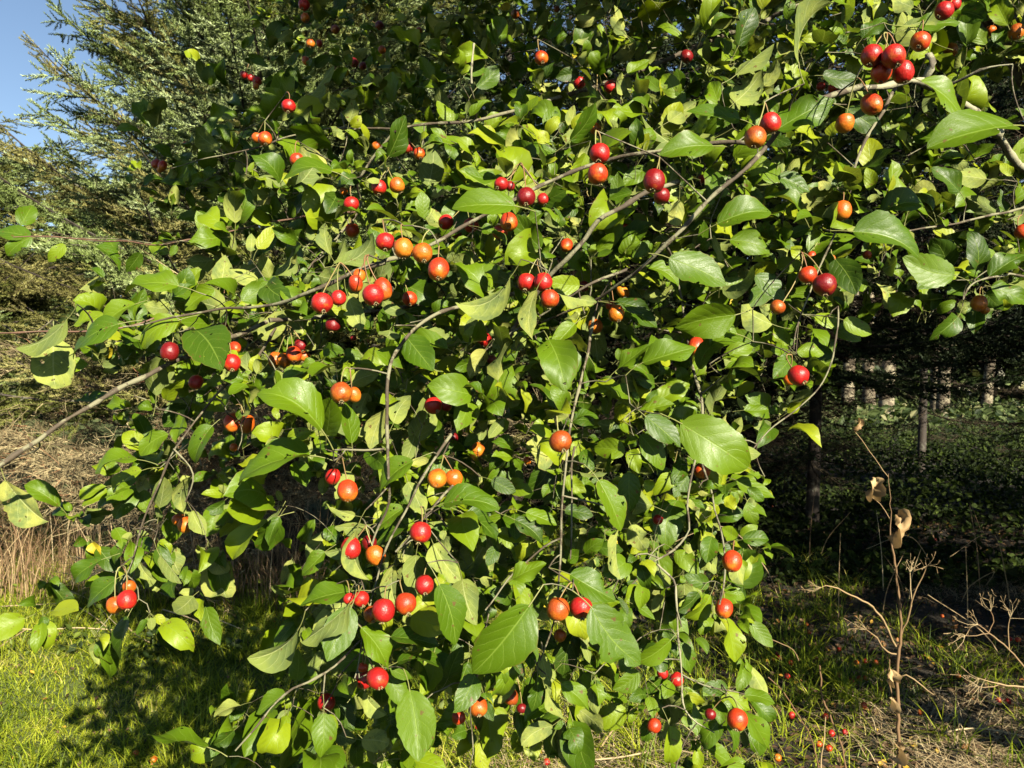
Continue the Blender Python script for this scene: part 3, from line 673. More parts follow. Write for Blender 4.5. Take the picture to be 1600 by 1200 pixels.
# branches: points x,y,depth,radius(mm), material, 1 = keep leaves off it where the photo shows it bare
BR = [
 ('lichen', 1, '1900,330,2.2,14 1700,300,1.7,11 1600,262,1.45,9 1545,190,1.35,8.5 1490,148,1.3,8.5 1440,128,1.25,9 1385,136,1.22,7 1330,143,1.2,5.5'),
 ('bark', 1, '1345,137,1.2,6.5 1290,151,1.17,6 1240,176,1.15,5.5 1200,225,1.15,5 1170,258,1.13,4.6 1130,296,1.12,4.4 1085,335,1.12,4.2 1045,378,1.12,4.0 1000,420,1.15,3.5 950,455,1.2,3 900,482,1.25,2.4 850,500,1.3,2'),
 ('lichen', 0, '1440,128,1.25,8 1452,110,1.24,8 1455,92,1.24,6 1450,82,1.24,3'),
 ('lichen', 0, '1460,140,1.28,5 1500,125,1.25,3 1535,110,1.22,2.5 1580,95,1.2,1.6'),
 ('bark', 1, '1180,225,1.18,5 1110,222,1.2,4.5 1040,234,1.2,4.2 1000,240,1.2,4.2 955,248,1.22,4 905,262,1.22,4.4 850,286,1.22,4 790,318,1.2,4 730,350,1.2,4 680,378,1.18,4 630,398,1.15,4.2 600,405,1.12,4.3'),
 ('bark', 1, '600,405,1.12,4.3 565,420,1.12,4.2 530,438,1.12,4 497,452,1.12,3.9 468,463,1.13,3.6 430,474,1.16,3.4 385,480,1.18,3 340,485,1.2,2.8 290,492,1.2,2.4 240,502,1.2,2 190,512,1.18,1.8'),
 ('young', 1, '240,502,1.2,2 190,512,1.18,1.9 130,518,1.16,1.8 60,521,1.15,1.7 0,521,1.15,1.5 -60,518,1.15,1.2'),
 ('bark', 0, '1060,285,1.22,5 1010,300,1.2,5 975,320,1.19,5 935,345,1.19,5 915,372,1.2,5 890,400,1.2,5 850,440,1.22,4.5 800,520,1.25,4.5 755,600,1.25,4 720,660,1.2,3.6 690,700,1.15,3.2 662,745,1.12,2.8 640,790,1.12,2.4 610,840,1.1,2 590,900,1.1,1.7 565,1000,1.08,1.5 560,1060,1.06,1.2'),
 ('bark', 0, '850,440,1.22,4 760,470,1.25,4 680,490,1.2,3.6 625,540,1.14,3.4 605,595,1.1,3.4 604,650,1.1,3.3 605,700,1.1,3.2 606,745,1.1,3 602,800,1.12,2.4 575,860,1.12,2'),
 ('bark', 1, '980,420,1.2,3.2 930,440,1.18,3 880,470,1.18,2.8 830,500,1.2,2.4 740,560,1.2,2'),
 ('bark', 0, '930,500,1.3,3.5 905,600,1.2,3 890,680,1.12,2.4 886,730,1.1,2.3 879,790,1.1,2.3 876,850,1.1,2.2 874,900,1.1,2 866,960,1.1,1.8 848,1020,1.1,1.6 825,1070,1.1,1.2'),
 ('bark', 1, '892,700,1.16,2 894,760,1.14,2 894,820,1.14,1.9 893,870,1.14,1.6'),
 ('bark', 1, '876,838,1.1,2 850,855,1.1,1.9 825,875,1.1,1.7 790,905,1.1,1.6 760,960,1.08,1.3'),
 ('bark', 1, '712,760,1.14,2.6 692,772,1.12,2.6 670,797,1.1,2.4 655,815,1.1,2.2 620,860,1.1,1.8'),
 ('bark', 1, '420,500,1.4,5.5 330,540,1.3,5 255,573,1.22,4.6 200,601,1.18,4.5 150,628,1.15,4.5 100,658,1.12,4.4 60,688,1.1,4.6 20,713,1.08,4.7 -60,770,1.05,4.8'),
 ('bark', 0, '850,440,1.3,5 700,470,1.5,5.5 560,490,1.5,5.5 420,500,1.4,5.5'),
 ('young', 1, '560,330,1.7,3 470,340,1.75,2.6 400,350,1.75,2.2 330,368,1.7,2 260,380,1.6,1.9 200,379,1.5,1.8 130,375,1.4,1.7 75,370,1.35,1.5 20,366,1.3,1.2'),
 ('bark', 1, '1900,120,2.4,12 1500,-60,2.2,10 1200,30,2.0,8 1000,110,1.8,6.5 900,146,1.65,5 865,155,1.62,5 800,175,1.6,4.8 745,187,1.6,4.6 690,192,1.6,4.2 620,200,1.62,3.4 540,200,1.65,2.8 460,210,1.65,2.4 400,232,1.65,2 330,245,1.65,1.6 270,262,1.65,1.2'),
 ('lichen', 1, '735,134,1.5,2.6 740,100,1.5,2.6 747,66,1.5,2.2'),
 ('bark', 0, '745,187,1.6,3 740,160,1.55,2.6 735,134,1.5,2.6'),
 ('bark', 0, '620,200,1.62,3.4 560,280,1.65,3.2 560,330,1.7,3 480,420,1.5,2.5'),
 ('bark', 1, '1400,140,1.3,4.5 1376,180,1.28,3.6 1350,222,1.26,3.3 1335,262,1.25,3 1325,300,1.26,2.8 1312,345,1.28,2.4 1290,400,1.3,2.2 1265,460,1.28,2 1240,520,1.25,1.6 1240,548,1.24,1.2'),
 ('bark', 1, '1700,460,1.5,4 1600,432,1.35,3 1570,429,1.32,2.6 1525,440,1.3,2.2 1500,470,1.28,1.4'),
 ('bark', 1, '1800,250,1.8,7 1640,300,1.5,4 1580,330,1.4,3 1480,350,1.35,2.2 1380,365,1.3,1.8 1336,362,1.28,1.3'),
 ('bark', 1, '1310,480,1.35,2.2 1300,560,1.3,1.9 1280,604,1.28,1.7 1240,643,1.26,1.6 1200,672,1.25,1.5 1175,705,1.24,1.3'),
 ('bark', 0, '1040,378,1.2,3.5 1060,450,1.35,3.2 1080,560,1.3,3 1100,650,1.22,2.8 1085,720,1.18,2.4 1075,790,1.16,2.2 1076,825,1.15,2.1 1052,858,1.14,2 1020,880,1.12,1.6'),
 ('bark', 1, '1090,700,1.22,2.4 1110,760,1.2,2 1118,800,1.18,1.9 1125,822,1.17,1.8 1133,880,1.16,2.2 1132,920,1.15,2 1130,945,1.15,1.6'),
 ('lichen', 1, '1020,880,1.2,2.4 1052,905,1.18,2.4 1055,925,1.18,2.6 1055,945,1.18,2 1060,1000,1.2,2 1066,1060,1.2,2 1070,1110,1.2,1.8 1110,1145,1.2,1.3'),
 ('bark', 0, '1066,1060,1.2,1.8 1100,1070,1.2,1.6 1140,1078,1.2,1.3 1165,1088,1.2,1'),
 ('bark', 1, '440,500,1.45,3 400,560,1.35,2.8 350,600,1.3,2.6 310,650,1.28,2.4 275,700,1.26,2.2 245,760,1.26,2 222,820,1.26,1.9 205,880,1.26,1.7 190,908,1.26,1.3'),
 ('bark', 0, '275,700,1.26,2 300,740,1.25,1.7 285,790,1.25,1.3'),
 ('bark', 1, '604,702,1.1,2.2 570,704,1.1,2.1 540,704,1.1,2 522,703,1.1,1.5'),
 ('bark', 1, '565,1000,1.08,2 525,1040,1.06,2 480,1065,1.05,2 455,1073,1.04,2 430,1095,1.04,1.9 400,1135,1.03,1.8 360,1175,1.02,1.4'),
 ('bark', 0, '1600,262,1.45,7 1700,420,1.6,6 1700,460,1.5,5'),
 ('bark', 0, '760,960,1.08,1.5 750,1040,1.08,1.4 735,1100,1.08,1.2 742,1180,1.08,1'),
]
# ------------------------------------------------------------------ leaf geometry
def leaf_geo(nu=8, nv=14, fold=0.25, curl=0.5, wave=0.1, twist=0.1, asp=0.58, pet=0.32, seed=0, bites=0):
    """unit-length leaf: base at origin, tip at (0,1,0), upper side +Z"""
    r = np.random.default_rng(seed)
    t = np.linspace(0, 1, nv + 1); s = np.linspace(-1, 1, nu + 1)
    pa, pb_ = r.uniform(0.50, 0.66), r.uniform(0.70, 0.86)
    f = t ** pa * (1 - t) ** pb_; tm = pa / (pa + pb_)
    f = f / (tm ** pa * (1 - tm) ** pb_)
    f *= 1 - 0.12 * np.exp(-((t - 0.90) / 0.07) ** 2)
    T_, S_ = np.meshgrid(t, s, indexing='ij')
    edge = 1 + (0.030 if nv < 15 else 0.026) * r.normal(size=T_.shape) * (np.abs(S_) > 0.9)
    wd = asp / 2 * f[:, None] * edge
    for _ in range(bites):
        t0 = r.uniform(0.3, 0.9); sd = r.choice([-1, 1]); dp = r.uniform(0.3, 0.75); wi = r.uniform(0.03, 0.07)
        wd = np.where(S_ * sd > 0, wd * (1 - dp * np.exp(-((T_ - t0) / wi) ** 2)), wd)
    X = S_ * wd
    ph = r.random(4) * 6.28
    Z = fold * np.abs(X) * (1 - 0.35 * np.abs(S_))
    Z = Z + wave * asp * (np.sin(T_ * r.uniform(5, 9) + ph[0] + (S_ > 0) * ph[1]) * S_ ** 2 * 0.5) * f[:, None]
    Z = Z + 0.0035 * np.sin(T_ * 40 + np.abs(S_) * -9) * np.abs(S_) * f[:, None]          # quilting between the veins
    a = twist * (T_ - 0.4)
    X, Z = X * np.cos(a) - Z * np.sin(a), X * np.sin(a) + Z * np.cos(a)
    th = curl * (t ** 1.4) * 1.1
    dy = np.cos(th); dz = -np.sin(th)
    cy = np.concatenate([[0], np.cumsum((dy[1:] + dy[:-1]) / 2)]) / nv; cz = np.concatenate([[0], np.cumsum((dz[1:] + dz[:-1]) / 2)]) / nv
    xo = 0.05 * r.normal() * np.sin(t * 3.1)
    Yf = cy[:, None] + Z * np.sin(th)[:, None]; Zf = cz[:, None] + Z * np.cos(th)[:, None]
    V = np.stack([X + xo[:, None], Yf, Zf], -1).reshape(-1, 3)
    uv = np.stack([0.5 + S_ / 2, T_], -1).reshape(-1, 2)
    i = (np.arange(nv)[:, None] * (nu + 1) + np.arange(nu)[None, :]).ravel()
    Q = np.stack([i, i + 1, i + nu + 2, i + nu + 1], -1)
    # straighten the chord onto +Y, unit length
    tip = np.array([0, cy[-1], cz[-1]]); ch = np.linalg.norm(tip); an = math.atan2(tip[2], tip[1])
    ca, sa = math.cos(-an), math.sin(-an)
    M = np.array([[1, 0, 0], [0, ca, -sa], [0, sa, ca]]) / ch
    V = V @ M.T
    if pet:
        k = 4; q = np.linspace(0, 1, k)[:, None]
        d = M @ np.array([0, -1, 0.0]); d /= np.linalg.norm(d)
        pp = d * pet * q + np.array([r.normal() * 0.04, 0, -0.10]) * q ** 2 * pet * 2
        pp[0] -= d * 0.03
        PV, PQ, _ = tube(pp, np.array([0.010, 0.009, 0.008, 0.011]), 4)
        Q = np.concatenate([Q, PQ + len(V)]); V = np.concatenate([V, PV]); uv = np.concatenate([uv, np.tile([0.5, -0.5], (len(PV), 1))])
        end = pp[-1]
    else: end = np.zeros(3)
    return V, Q, uv, end
def np_(v): return np.array(v, float)
Sv = np_(S)

root = thing('crabapple_tree', 'crabapple tree with drooping green leafy branches full of small red and orange fruit', 'tree', (2.35, 2.9, float(gh(np.array(2.35), np.array(2.9)))))
RO = np_(root.location)

# ---- fruit: depth, radius, spur points
apples = []
for ci, (phr, s_) in enumerate(CL):
    it = []
    for q in s_.split():
        x, y, r_, c_ = q.split(','); it.append((float(x), float(y), float(r_), c_))
    ds = [min(16.8 / a[2], float(d0(a[0], a[1])) + 0.30 + (0.7 if a[1] < 130 and a[0] < 1150 else 0)) for a in it]
    md = sorted(ds)[0]
    lst = []
    for a, d in zip(it, ds):
        d = max(1.0, min(d, md + 0.10)) + rng.uniform(-0.01, 0.01)
        lst.append(dict(x=a[0], y=a[1], r=a[2] * 0.97, c=a[3], d=d, ci=ci, R=a[2] * d / F))
    # keep neighbours from running into each other
    for _ in range(8):
        for i in range(len(lst)):
            for j in range(i):
                A_, B_ = lst[i], lst[j]
                pa = P(A_['x'], A_['y'], A_['d']); pb2 = P(B_['x'], B_['y'], B_['d'])
                g = np.linalg.norm(pa - pb2); need = (A_['R'] + B_['R']) * 0.97
                if g < need:
                    f_, b_ = (A_, B_) if A_['r'] >= B_['r'] else (B_, A_)
                    lat = math.hypot(pa[0] - pb2[0], pa[2] - pb2[2]); dz = math.sqrt(max(need ** 2 - lat ** 2, 0))
                    b_['d'] = f_['d'] + dz * 1.03; b_['R'] = b_['r'] * b_['d'] / F
    ux = np.mean([a['x'] for a in lst]); uy = min(a['y'] - a['r'] for a in lst); dm = np.mean([a['d'] for a in lst])
    spread = max(a['x'] for a in lst) - min(a['x'] for a in lst)
    if spread < 75: sp = [P(ux + rng.uniform(-6, 6), uy - 15 * 1.15 / dm - rng.uniform(0, 8), dm + 0.03)] * len(lst)
    else: sp = [P(a['x'] + rng.uniform(-12, 12), a['y'] - a['r'] - 18 * 1.15 / dm, a['d'] + 0.03) for a in lst]
    for a, s2 in zip(lst, sp): a['spur'] = s2
    apples += lst
AX = np.array([a['x'] for a in apples]); AY = np.array([a['y'] for a in apples]); AR = np.array([a['r'] for a in apples]); AD = np.array([a['d'] for a in apples])

# ---- branches
mats_b = {'bark': M_bark, 'lichen': M_lichen, 'young': M_redtwig}
nodes = []; clear = []
branches = []
for kind, clr, s_ in BR:
    pr = np.array([[float(v) for v in q.split(',')] for q in s_.split()])
    pts = np.array([P(a, b, c) for a, b, c, _ in pr])
    L4 = smooth_line(np.concatenate([pts, pr[:, 3:4] / 1000], 1), 0.012)
    pp, rr = L4[:, :3], np.maximum(L4[:, 3], 0.0008)
    n = len(pp)
    wob = rng.normal(size=(n, 3)); 
    for _ in range(3): wob[1:-1] = (wob[:-2] + wob[1:-1] + wob[2:]) / 3
    pp = pp + wob * (0.0028 if kind != 'lichen' else 0.004)
    knob = 1 + (0.16 if kind != 'lichen' else 0.28) * rng.normal(size=n) * (rng.random(n) < 0.4) + 0.35 * (rng.random(n) < 0.06)
    V, Q, uv = tube(pp, rr * knob * 0.74, 8, 0.03 if kind != 'lichen' else 0.13)
    branches.append((kind, V, Q, uv))
    for a, b in zip(pp[::2], rr[::2]): nodes.append((*a, b))
    if clr:
        x, y = proj(pp); ok = (x > -50) & (x < 1620)
        clear.append(np.stack([x, y, rr / pp[:, 1] * F, pp[:, 1]], -1)[ok][::2])
CLR = np.concatenate(clear)
for kind, V, Q, uv in branches:
    link('branch', mesh_np('branch', V, Q, mats_b[kind], uv), None).parent = root
# trunk and the limbs that carry them (to the right, outside the frame)
limbs = [([(2.35, 2.9, -.05), (2.33, 2.88, .6), (2.38, 2.85, 1.2), (2.30, 2.9, 1.9), (2.2, 3.1, 2.8), (2.0, 3.5, 3.8), (1.9, 3.7, 5.0)], [.12, .10, .09, .08, .06, .04, .015], 'trunk'),
         ([(2.36, 2.85, 1.3), (2.25, 2.6, 1.7), (2.05, 2.3, 2.0), tuple(P(1900, 330, 2.2))], [.05, .035, .022, .014], 'limb'),
         ([(2.32, 2.88, 1.7), (2.25, 2.6, 2.2), tuple(P(1900, 120, 2.4))], [.045, .025, .012], 'limb'),
         ([(2.05, 2.3, 2.0), (1.6, 1.9, 1.95), tuple(P(1800, 250, 1.8))], [.014, .010, .007], 'limb'),
         ([(2.25, 3.0, 2.4), (1.5, 2.6, 3.0), (0.6, 2.0, 3.3), (-0.6, 1.6, 3.4)], [.05, .035, .02, .01], 'limb'),
         ([(2.2, 3.1, 2.7), (3.2, 3.4, 3.6), (4.2, 3.6, 4.4)], [.05, .03, .01], 'limb'),
         ([(2.3, 2.95, 2.0), (2.9, 2.2, 2.2), (3.3, 1.7, 2.4)], [.04, .02, .01], 'limb'),
         ([(2.15, 3.2, 3.0), (1.2, 3.9, 3.9), (0.2, 4.2, 4.4)], [.04, .03, .01], 'limb')]
LN = []
for pts, rd, nm in limbs:
    L4 = smooth_line(np.array([[*p, r] for p, r in zip(pts, rd)]), 0.05)
    V, Q, uv = tube(L4[:, :3] + rng.normal(size=(len(L4), 3)) * 0.004, L4[:, 3], 12, 0.04)
    link(nm, mesh_np(nm, V, Q, M_trunk if nm == 'trunk' else M_bark, uv), None).parent = root
    for q in L4: nodes.append(tuple(q)); LN.append(q)
NODES = np.array(nodes)

# ---- leaves read from the photograph
def frame_from(dirv, nrm):
    y = dirv / np.linalg.norm(dirv); z = nrm - y * np.dot(nrm, y); z /= np.linalg.norm(z); x = np.cross(y, z)
    return np.stack([x, y, z], 1)
heroes = []
for q in HL.split():
    bx, by, tx, ty, w_, sd = q.split(','); bx, by, tx, ty, w_ = map(float, (bx, by, tx, ty, w_))
    lp = math.hypot(tx - bx, ty - by); cx, cy = (bx + tx) / 2, (by + ty) / 2
    d = float(d0(cx, cy)) * (1 + 0.30 * (0.75 - min(lp, 110) / 100)) + rng.uniform(-0.02, 0.02)
    d = max(d, 0.95)
    # apples whose centre lies under the leaf stay in front of it
    ux, uy = (tx - bx) / lp, (ty - by) / lp
    tt = ((AX - bx) * ux + (AY - by) * uy) / lp; ss = np.abs((AX - bx) * -uy + (AY - by) * ux) / (w_ / 2)
    hit = (tt > -0.02) & (tt < 0.98) & (ss < 1.0 + 0.25 * AR / (w_ / 2)) & (AD + 0.02 > d)
    if hit.any(): d = float(AD[hit].max()) + 0.03
    heroes.append(dict(b=(bx, by), t=(tx, ty), w=w_, s=sd, d=d, l=lp))
HB = np.array([[*h['b'], *h['t'], h['w'], h['d'], h['l']] for h in heroes])
ASP = 0.58
attach = [(*a['spur'], 0.0014) for a in apples]
hero_objs = []
for i, h in enumerate(heroes):
    d = h['d']; p0 = P(*h['b'], d); p1 = P(*h['t'], d); l3 = np.linalg.norm(p1 - p0); w3 = h['w'] / F * d
    r = np.random.default_rng(1000 + i)
    mid = (p0 + p1) / 2; toc = np.array([0, 0, CAMZ]) - mid; toc /= np.linalg.norm(toc)
    ratio = w3 / (ASP * l3)
    if ratio > 1:
        Lt = w3 / ASP; dd = math.sqrt(max(Lt ** 2 - l3 ** 2, 0)) * 0.9
        sg = -1 if (h['t'][1] > h['b'][1] or r.random() < 0.4) else 1
        p0 = P(*h['b'], d - sg * dd / 2); p1 = P(*h['t'], d + sg * dd / 2); roll = 0.0; l3 = np.linalg.norm(p1 - p0)
    else: roll = math.acos(max(min(ratio, 1), 0.25))
    y = (p1 - p0) / l3
    n0 = toc - y * np.dot(toc, y); n0 /= np.linalg.norm(n0)
    roll = max(roll, 0.12)
    cand = []
    for s_ in (-1, 1):
        a = s_ * roll; n1 = n0 * math.cos(a) + np.cross(y, n0) * math.sin(a); cand.append(n1)
    best = max(cand, key=lambda v: v @ Sv)
    if r.random() < 0.15: best = cand[0]
    nrm = best if h['s'] == 'T' else -best
    narrow = h['w'] / h['l'] < 0.42
    V, Q, uv, end = leaf_geo(8, 22, fold=r.uniform(0.08, 0.45) * (1.6 if narrow else 1), curl=r.uniform(-0.1, 0.9) * (1.5 if narrow else 1), wave=r.uniform(0.08, 0.38),
                             twist=r.normal() * 0.4, asp=ASP * (1.0 if ratio > 1 or narrow else 1.02), pet=min(0.42, 0.028 / l3), seed=i, bites=(1 if r.random() < 0.22 else 0) + (2 if r.random() < 0.07 else 0))
    M3 = frame_from(y, nrm)
    rv = r.random() * 0.80
    if h['s'] == 'T' and h['l'] > 80: rv = r.uniform(0.3, 0.62)
    if (h['w'] == 22 and h['b'] in ((1150, 845), (1144, 796))): rv = 0.93
    me = mesh_np('leaf', V * l3, Q, M_leafh, uv, np.full(len(V), rv))
    o = link('leaf', me, None); o.parent = root
    mw = Matrix([[*M3[0], p0[0] - RO[0]], [*M3[1], p0[1] - RO[1]], [*M3[2], p0[2] - RO[2]], [0, 0, 0, 1]])
    o.matrix_local = mw
    e = p0 + M3 @ (end * l3); attach.append((*e, 0.0011))

# ---- filling foliage: rosettes on spurs
spurs = []
def try_spurs(n, lo, hi, mind, dmin=0.0, ymax=1260):
    px = rng.uniform(-60, 1690, n * 12); py = rng.uniform(-60, ymax, n * 12)
    dn = bil(DN, px, py, 100); ok = (rng.random(len(px)) < dn) & (dn > dmin)
    px, py = px[ok], py[ok]; got = []
    for x, y in zip(px, py):
        if len(got) >= n: break
        if got and (np.hypot(np.array(got)[:, 0] - x, np.array(got)[:, 1] - y) < mind).any(): continue
        got.append((x, y))
    for x, y in got:
        spurs.append((P(x, y, float(d0(x, y)) + rng.uniform(lo, hi)), x, y))
try_spurs(780, 0.02, 0.36, 21)
try_spurs(500, 0.30, 0.80, 26, 0.12)
try_spurs(430, 0.80, 1.7, 26, 0.55, 950)
ups = np.array([0, 0, 1.0])
TPL = [leaf_geo(4, 8, fold=rng.uniform(0.1, 0.9), curl=rng.uniform(-0.5, 1.9), wave=rng.uniform(0.1, 0.5), twist=rng.normal() * 0.7, asp=rng.uniform(0.42, 0.70), pet=0.42, seed=500 + i, bites=int(i % 3 == 0)) for i in range(24)]
TPLL = [leaf_geo(2, 3, fold=0.3, curl=0.6, wave=0.1, twist=0.1, asp=0.6, pet=0, seed=700 + i) for i in range(4)]
LD, LNr, LP, LL, LK = [], [], [], [], []
for si, (sp, x, y) in enumerate(spurs):
    k = rng.integers(4, 9)
    low = np.clip((y - 560) / 300, 0, 1)
    toc = np.array([0, 0, CAMZ]) - sp; toc /= np.linalg.norm(toc)
    axis = 0.35 * rng.normal(size=3) + ups * (0.75 - 1.25 * low) + toc * 0.55 + np.array([-0.25, 0, 0]) * (1 - low)
    axis /= np.linalg.norm(axis)
    bigf = rng.uniform(0.75, 1.2)
    for j in range(k):
        rad = rng.normal(size=3); rad -= axis * (rad @ axis); rad /= np.linalg.norm(rad)
        dv = axis * rng.uniform(0.15, 0.9) + rad * rng.uniform(0.5, 1.0) + ups * (0.05 - 0.55 * low); dv /= np.linalg.norm(dv)
        if rng.random() < 0.19: nt_ = -(toc * 0.5 + Sv * 0.6) + rng.normal(size=3) * 0.35
        else: nt_ = ups * 0.45 + Sv * 0.65 + toc * 0.3 + rng.normal(size=3) * 0.38
        nz_ = nt_ - dv * (nt_ @ dv); nz_ /= np.linalg.norm(nz_)
        ln = rng.choice([0.022, 0.036, 0.052, 0.070], p=[.22, .34, .28, .16]) * rng.uniform(0.85, 1.15) * bigf
        LD.append(dv); LNr.append(nz_); LP.append(sp + dv * ln * 0.40); LL.append(ln); LK.append(si)
LD, LNr, LP, LL, LK = map(np.array, (LD, LNr, LP, LL, LK))
# leaves that would hide a fruit, a leaf placed above or a bare branch of the photograph are left off
keep = np.ones(len(LP), bool)
for tq in (0.0, 0.3, 0.6, 0.95):
    q = LP + LD * (LL * tq)[:, None]; x, y = proj(q); dq = q[:, 1]; rp = LL / dq * F * 0.24
    for a in range(len(AX)):
        keep &= ~((np.hypot(x - AX[a], y - AY[a]) < AR[a] * 0.75 + rp * 0.6) & (dq < AD[a] + AR[a] * AD[a] / F + 0.01))
    for hb in HB:
        ux, uy = (hb[2] - hb[0]) / hb[6], (hb[3] - hb[1]) / hb[6]
        tt = ((x - hb[0]) * ux + (y - hb[1]) * uy) / hb[6]; ss = np.abs((x - hb[0]) * -uy + (y - hb[1]) * ux)
        keep &= ~((tt > -0.05) & (tt < 1.03) & (ss < hb[4] / 2 * np.sqrt(np.clip(4 * tt * (1 - tt), 0.1, 1)) + rp * 0.4) & (dq < hb[5] + 0.015))
    for c in CLR:
        keep &= ~((np.abs(x - c[0]) < 14) & (np.abs(y - c[1]) < 14) & (np.hypot(x - c[0], y - c[1]) < c[2] * 0.8 + rp * 0.12) & (dq < c[3] + 0.005))
LD, LNr, LP, LL, LK = LD[keep], LNr[keep], LP[keep], LL[keep], LK[keep]
used = np.unique(LK)
cnt = np.bincount(LK, minlength=len(spurs))
for si in used[cnt[used] > 1]: attach.append((*spurs[si][0], 0.0015))
# the largest filling leaves, up to 300 leaves in all, are leaves of their own; the rest is one mass
sz = LL / LP[:, 1]; xx, yy = proj(LP + LD * LL[:, None] * 0.5)
order = np.argsort(-sz * ((xx > 0) & (xx < 1600) & (yy > 0) & (yy < 1200) & (LP[:, 1] < d0(xx, yy) + 0.22)))[:max(0, 300 - len(heroes))]
for q in order:
    V0, Q0, U0, _ = TPL[q % len(TPL)]
    M0 = np.stack([np.cross(LD[q], LNr[q]), LD[q], LNr[q]], 1)
    o = link('leaf', mesh_np('leaf', V0 * LL[q], Q0, M_leaf, U0, np.full(len(V0), rng.uniform(0.1, 0.85))), None); o.parent = root
    o.matrix_local = Matrix([[*M0[0], LP[q][0] - RO[0]], [*M0[1], LP[q][1] - RO[1]], [*M0[2], LP[q][2] - RO[2]], [0, 0, 0, 1]])
rest = np.setdiff1d(np.arange(len(LP)), order)
LD, LNr, LP, LL, LK = LD[rest], LNr[rest], LP[rest], LL[rest], LK[rest]
acc = Acc()
Xc = np.cross(LD, LNr); M3 = np.stack([Xc, LD, LNr], axis=2)
tid = rng.integers(0, len(TPL), len(LP)); rv = np.clip(rng.normal(0.56, 0.25, len(LP)), 0, 0.92); rv[(rng.random(len(LP)) < 0.012) & (LL < 0.04)] = 1.0
for g in range(len(TPL)):
    sel = tid == g; V0, Q0, U0, _ = TPL[g]
    V, Q = place(V0, Q0, M3[sel], LP[sel], LL[sel])
    acc.add(V, Q, np.tile(U0, (sel.sum(), 1)), np.repeat(rv[sel], len(V0)))
print('filler leaves', len(LP), 'heroes', len(heroes), 'apples', len(apples))
# the rest of the crown outside the frame, with lobes added to cast shade
def crown(n, c, rad, seed):
    r = np.random.default_rng(seed)
    q = r.normal(size=(n, 3)); q /= np.linalg.norm(q, axis=1)[:, None]; q *= r.random((n, 1)) ** (1 / 2.6) * np.array(rad); q += np.array(c)
    gap = np.array([noise.noise(Vector(p) * 1.7) for p in q]); q = q[gap > -0.22]
    x, y = proj(q)                       # keep the crown out of the part of the view where the photograph shows other things
    ok = ~((q[:, 1] > 0.2) & (x > -40) & (x < 1640) & (y > 60 + 60 * (x > 1100)) & (y < 1300)) & ~((x < 420) & (y > -120) & (q[:, 1] > 0.2))
    q = q[ok]; m = len(q)
    dv = r.normal(size=(m, 3)); dv[:, 2] -= 0.2; dv /= np.linalg.norm(dv, axis=1)[:, None]
    nn = r.normal(size=(m, 3)) * 0.7 + ups + Sv * 0.6; nn -= dv * (nn * dv).sum(1)[:, None]; nn /= np.linalg.norm(nn, axis=1)[:, None]
    M = np.stack([np.cross(dv, nn), dv, nn], axis=2); ln = r.uniform(0.05, 0.095, m); g = r.integers(0, 4, m); rr = np.clip(r.normal(.4, .2, m), 0, .88)
    for k in range(4):
        s_ = g == k; V, Q = place(TPLL[k][0], TPLL[k][1], M[s_], q[s_], ln[s_]); acc.add(V, Q, np.tile(TPLL[k][2], (s_.sum(), 1)), np.repeat(rr[s_], len(TPLL[k][0])))
crown(17000, (2.2, 3.9, 4.3), (2.9, 1.7, 2.1), 1)
crown(10500, (1.0, 1.65, 3.24), (2.0, 0.8, 0.75), 2)  # lobe added above the view to shade the upper foliage
crown(1300, (-0.15, 1.0, 2.92), (0.75, 0.42, 0.30), 5)  # nearer lobe, added and kept narrow to darken only the top foliage
crown(2600, (3.1, 1.9, 1.75), (1.1, 0.75, 0.85), 3)  # lobe added right of the view to dapple the ground with shade
fo = link('foliage', acc.mesh('foliage', M_leaf), None); fo.parent = root; fo.location = -RO if False else (0, 0, 0); fo['kind'] = 'stuff'

# ---- twigs joining every spur, stalk and fruit to the branches (nearest first)
att = np.array(attach); nn_ = NODES.copy()
def cost(a, nd):   # prefers wood that lies behind and below
    v = a[:, None, :3] - nd[None, :, :3]
    return np.sqrt((v ** 2).sum(-1)) + 0.7 * np.maximum(0, v[..., 1]) + 0.25 * np.maximum(0, v[..., 2] - 0.05)
cm = cost(att, nn_); best = cm.min(1); arg = cm.argmin(1)
todo = np.ones(len(att), bool); tw = Acc()
nodesL = [tuple(x) for x in nn_]
for _ in range(len(att)):
    i = int(np.argmin(np.where(todo, best, 9e9))); todo[i] = False
    nd = np.array(nodesL[arg[i]]); a = att[i, :3]; b = nd[:3]; L_ = np.linalg.norm(a - b)
    if L_ < 0.004: continue
    k = max(3, min(8, int(L_ / 0.018) + 2)); q = np.linspace(0, 1, k)[:, None]
    ctrl = (a + b) / 2 + rng.normal(size=3) * 0.07 * L_ + np.array([0, 0.30 * L_, 0.08 * L_])
    pl = b * (1 - q) ** 2 + ctrl * 2 * q * (1 - q) + a * q ** 2
    r0 = min(nd[3] * 0.9, 0.0011 + 0.0045 * L_); r1 = min(att[i, 3], r0)
    V, Q, uv = tube(pl, np.linspace(r0, r1, k), 4, 0.06); tw.add(V, Q, uv)
    new = np.concatenate([pl[1:], np.linspace(r0, r1, k)[1:, None]], 1)
    base = len(nodesL); nodesL += [tuple(x) for x in new]
    c = cost(att, new); m_ = c.min(1); upd = m_ < best
    arg = np.where(upd, base + c.argmin(1), arg); best = np.minimum(best, m_)
to = link('twigs', tw.mesh('twigs', M_bark), None); to.parent = root; to['kind'] = 'stuff'
for o in [o for o in root.children if o.type == 'MESH' and not o.name.startswith('leaf')]:
    o.location = -Vector(root.location)

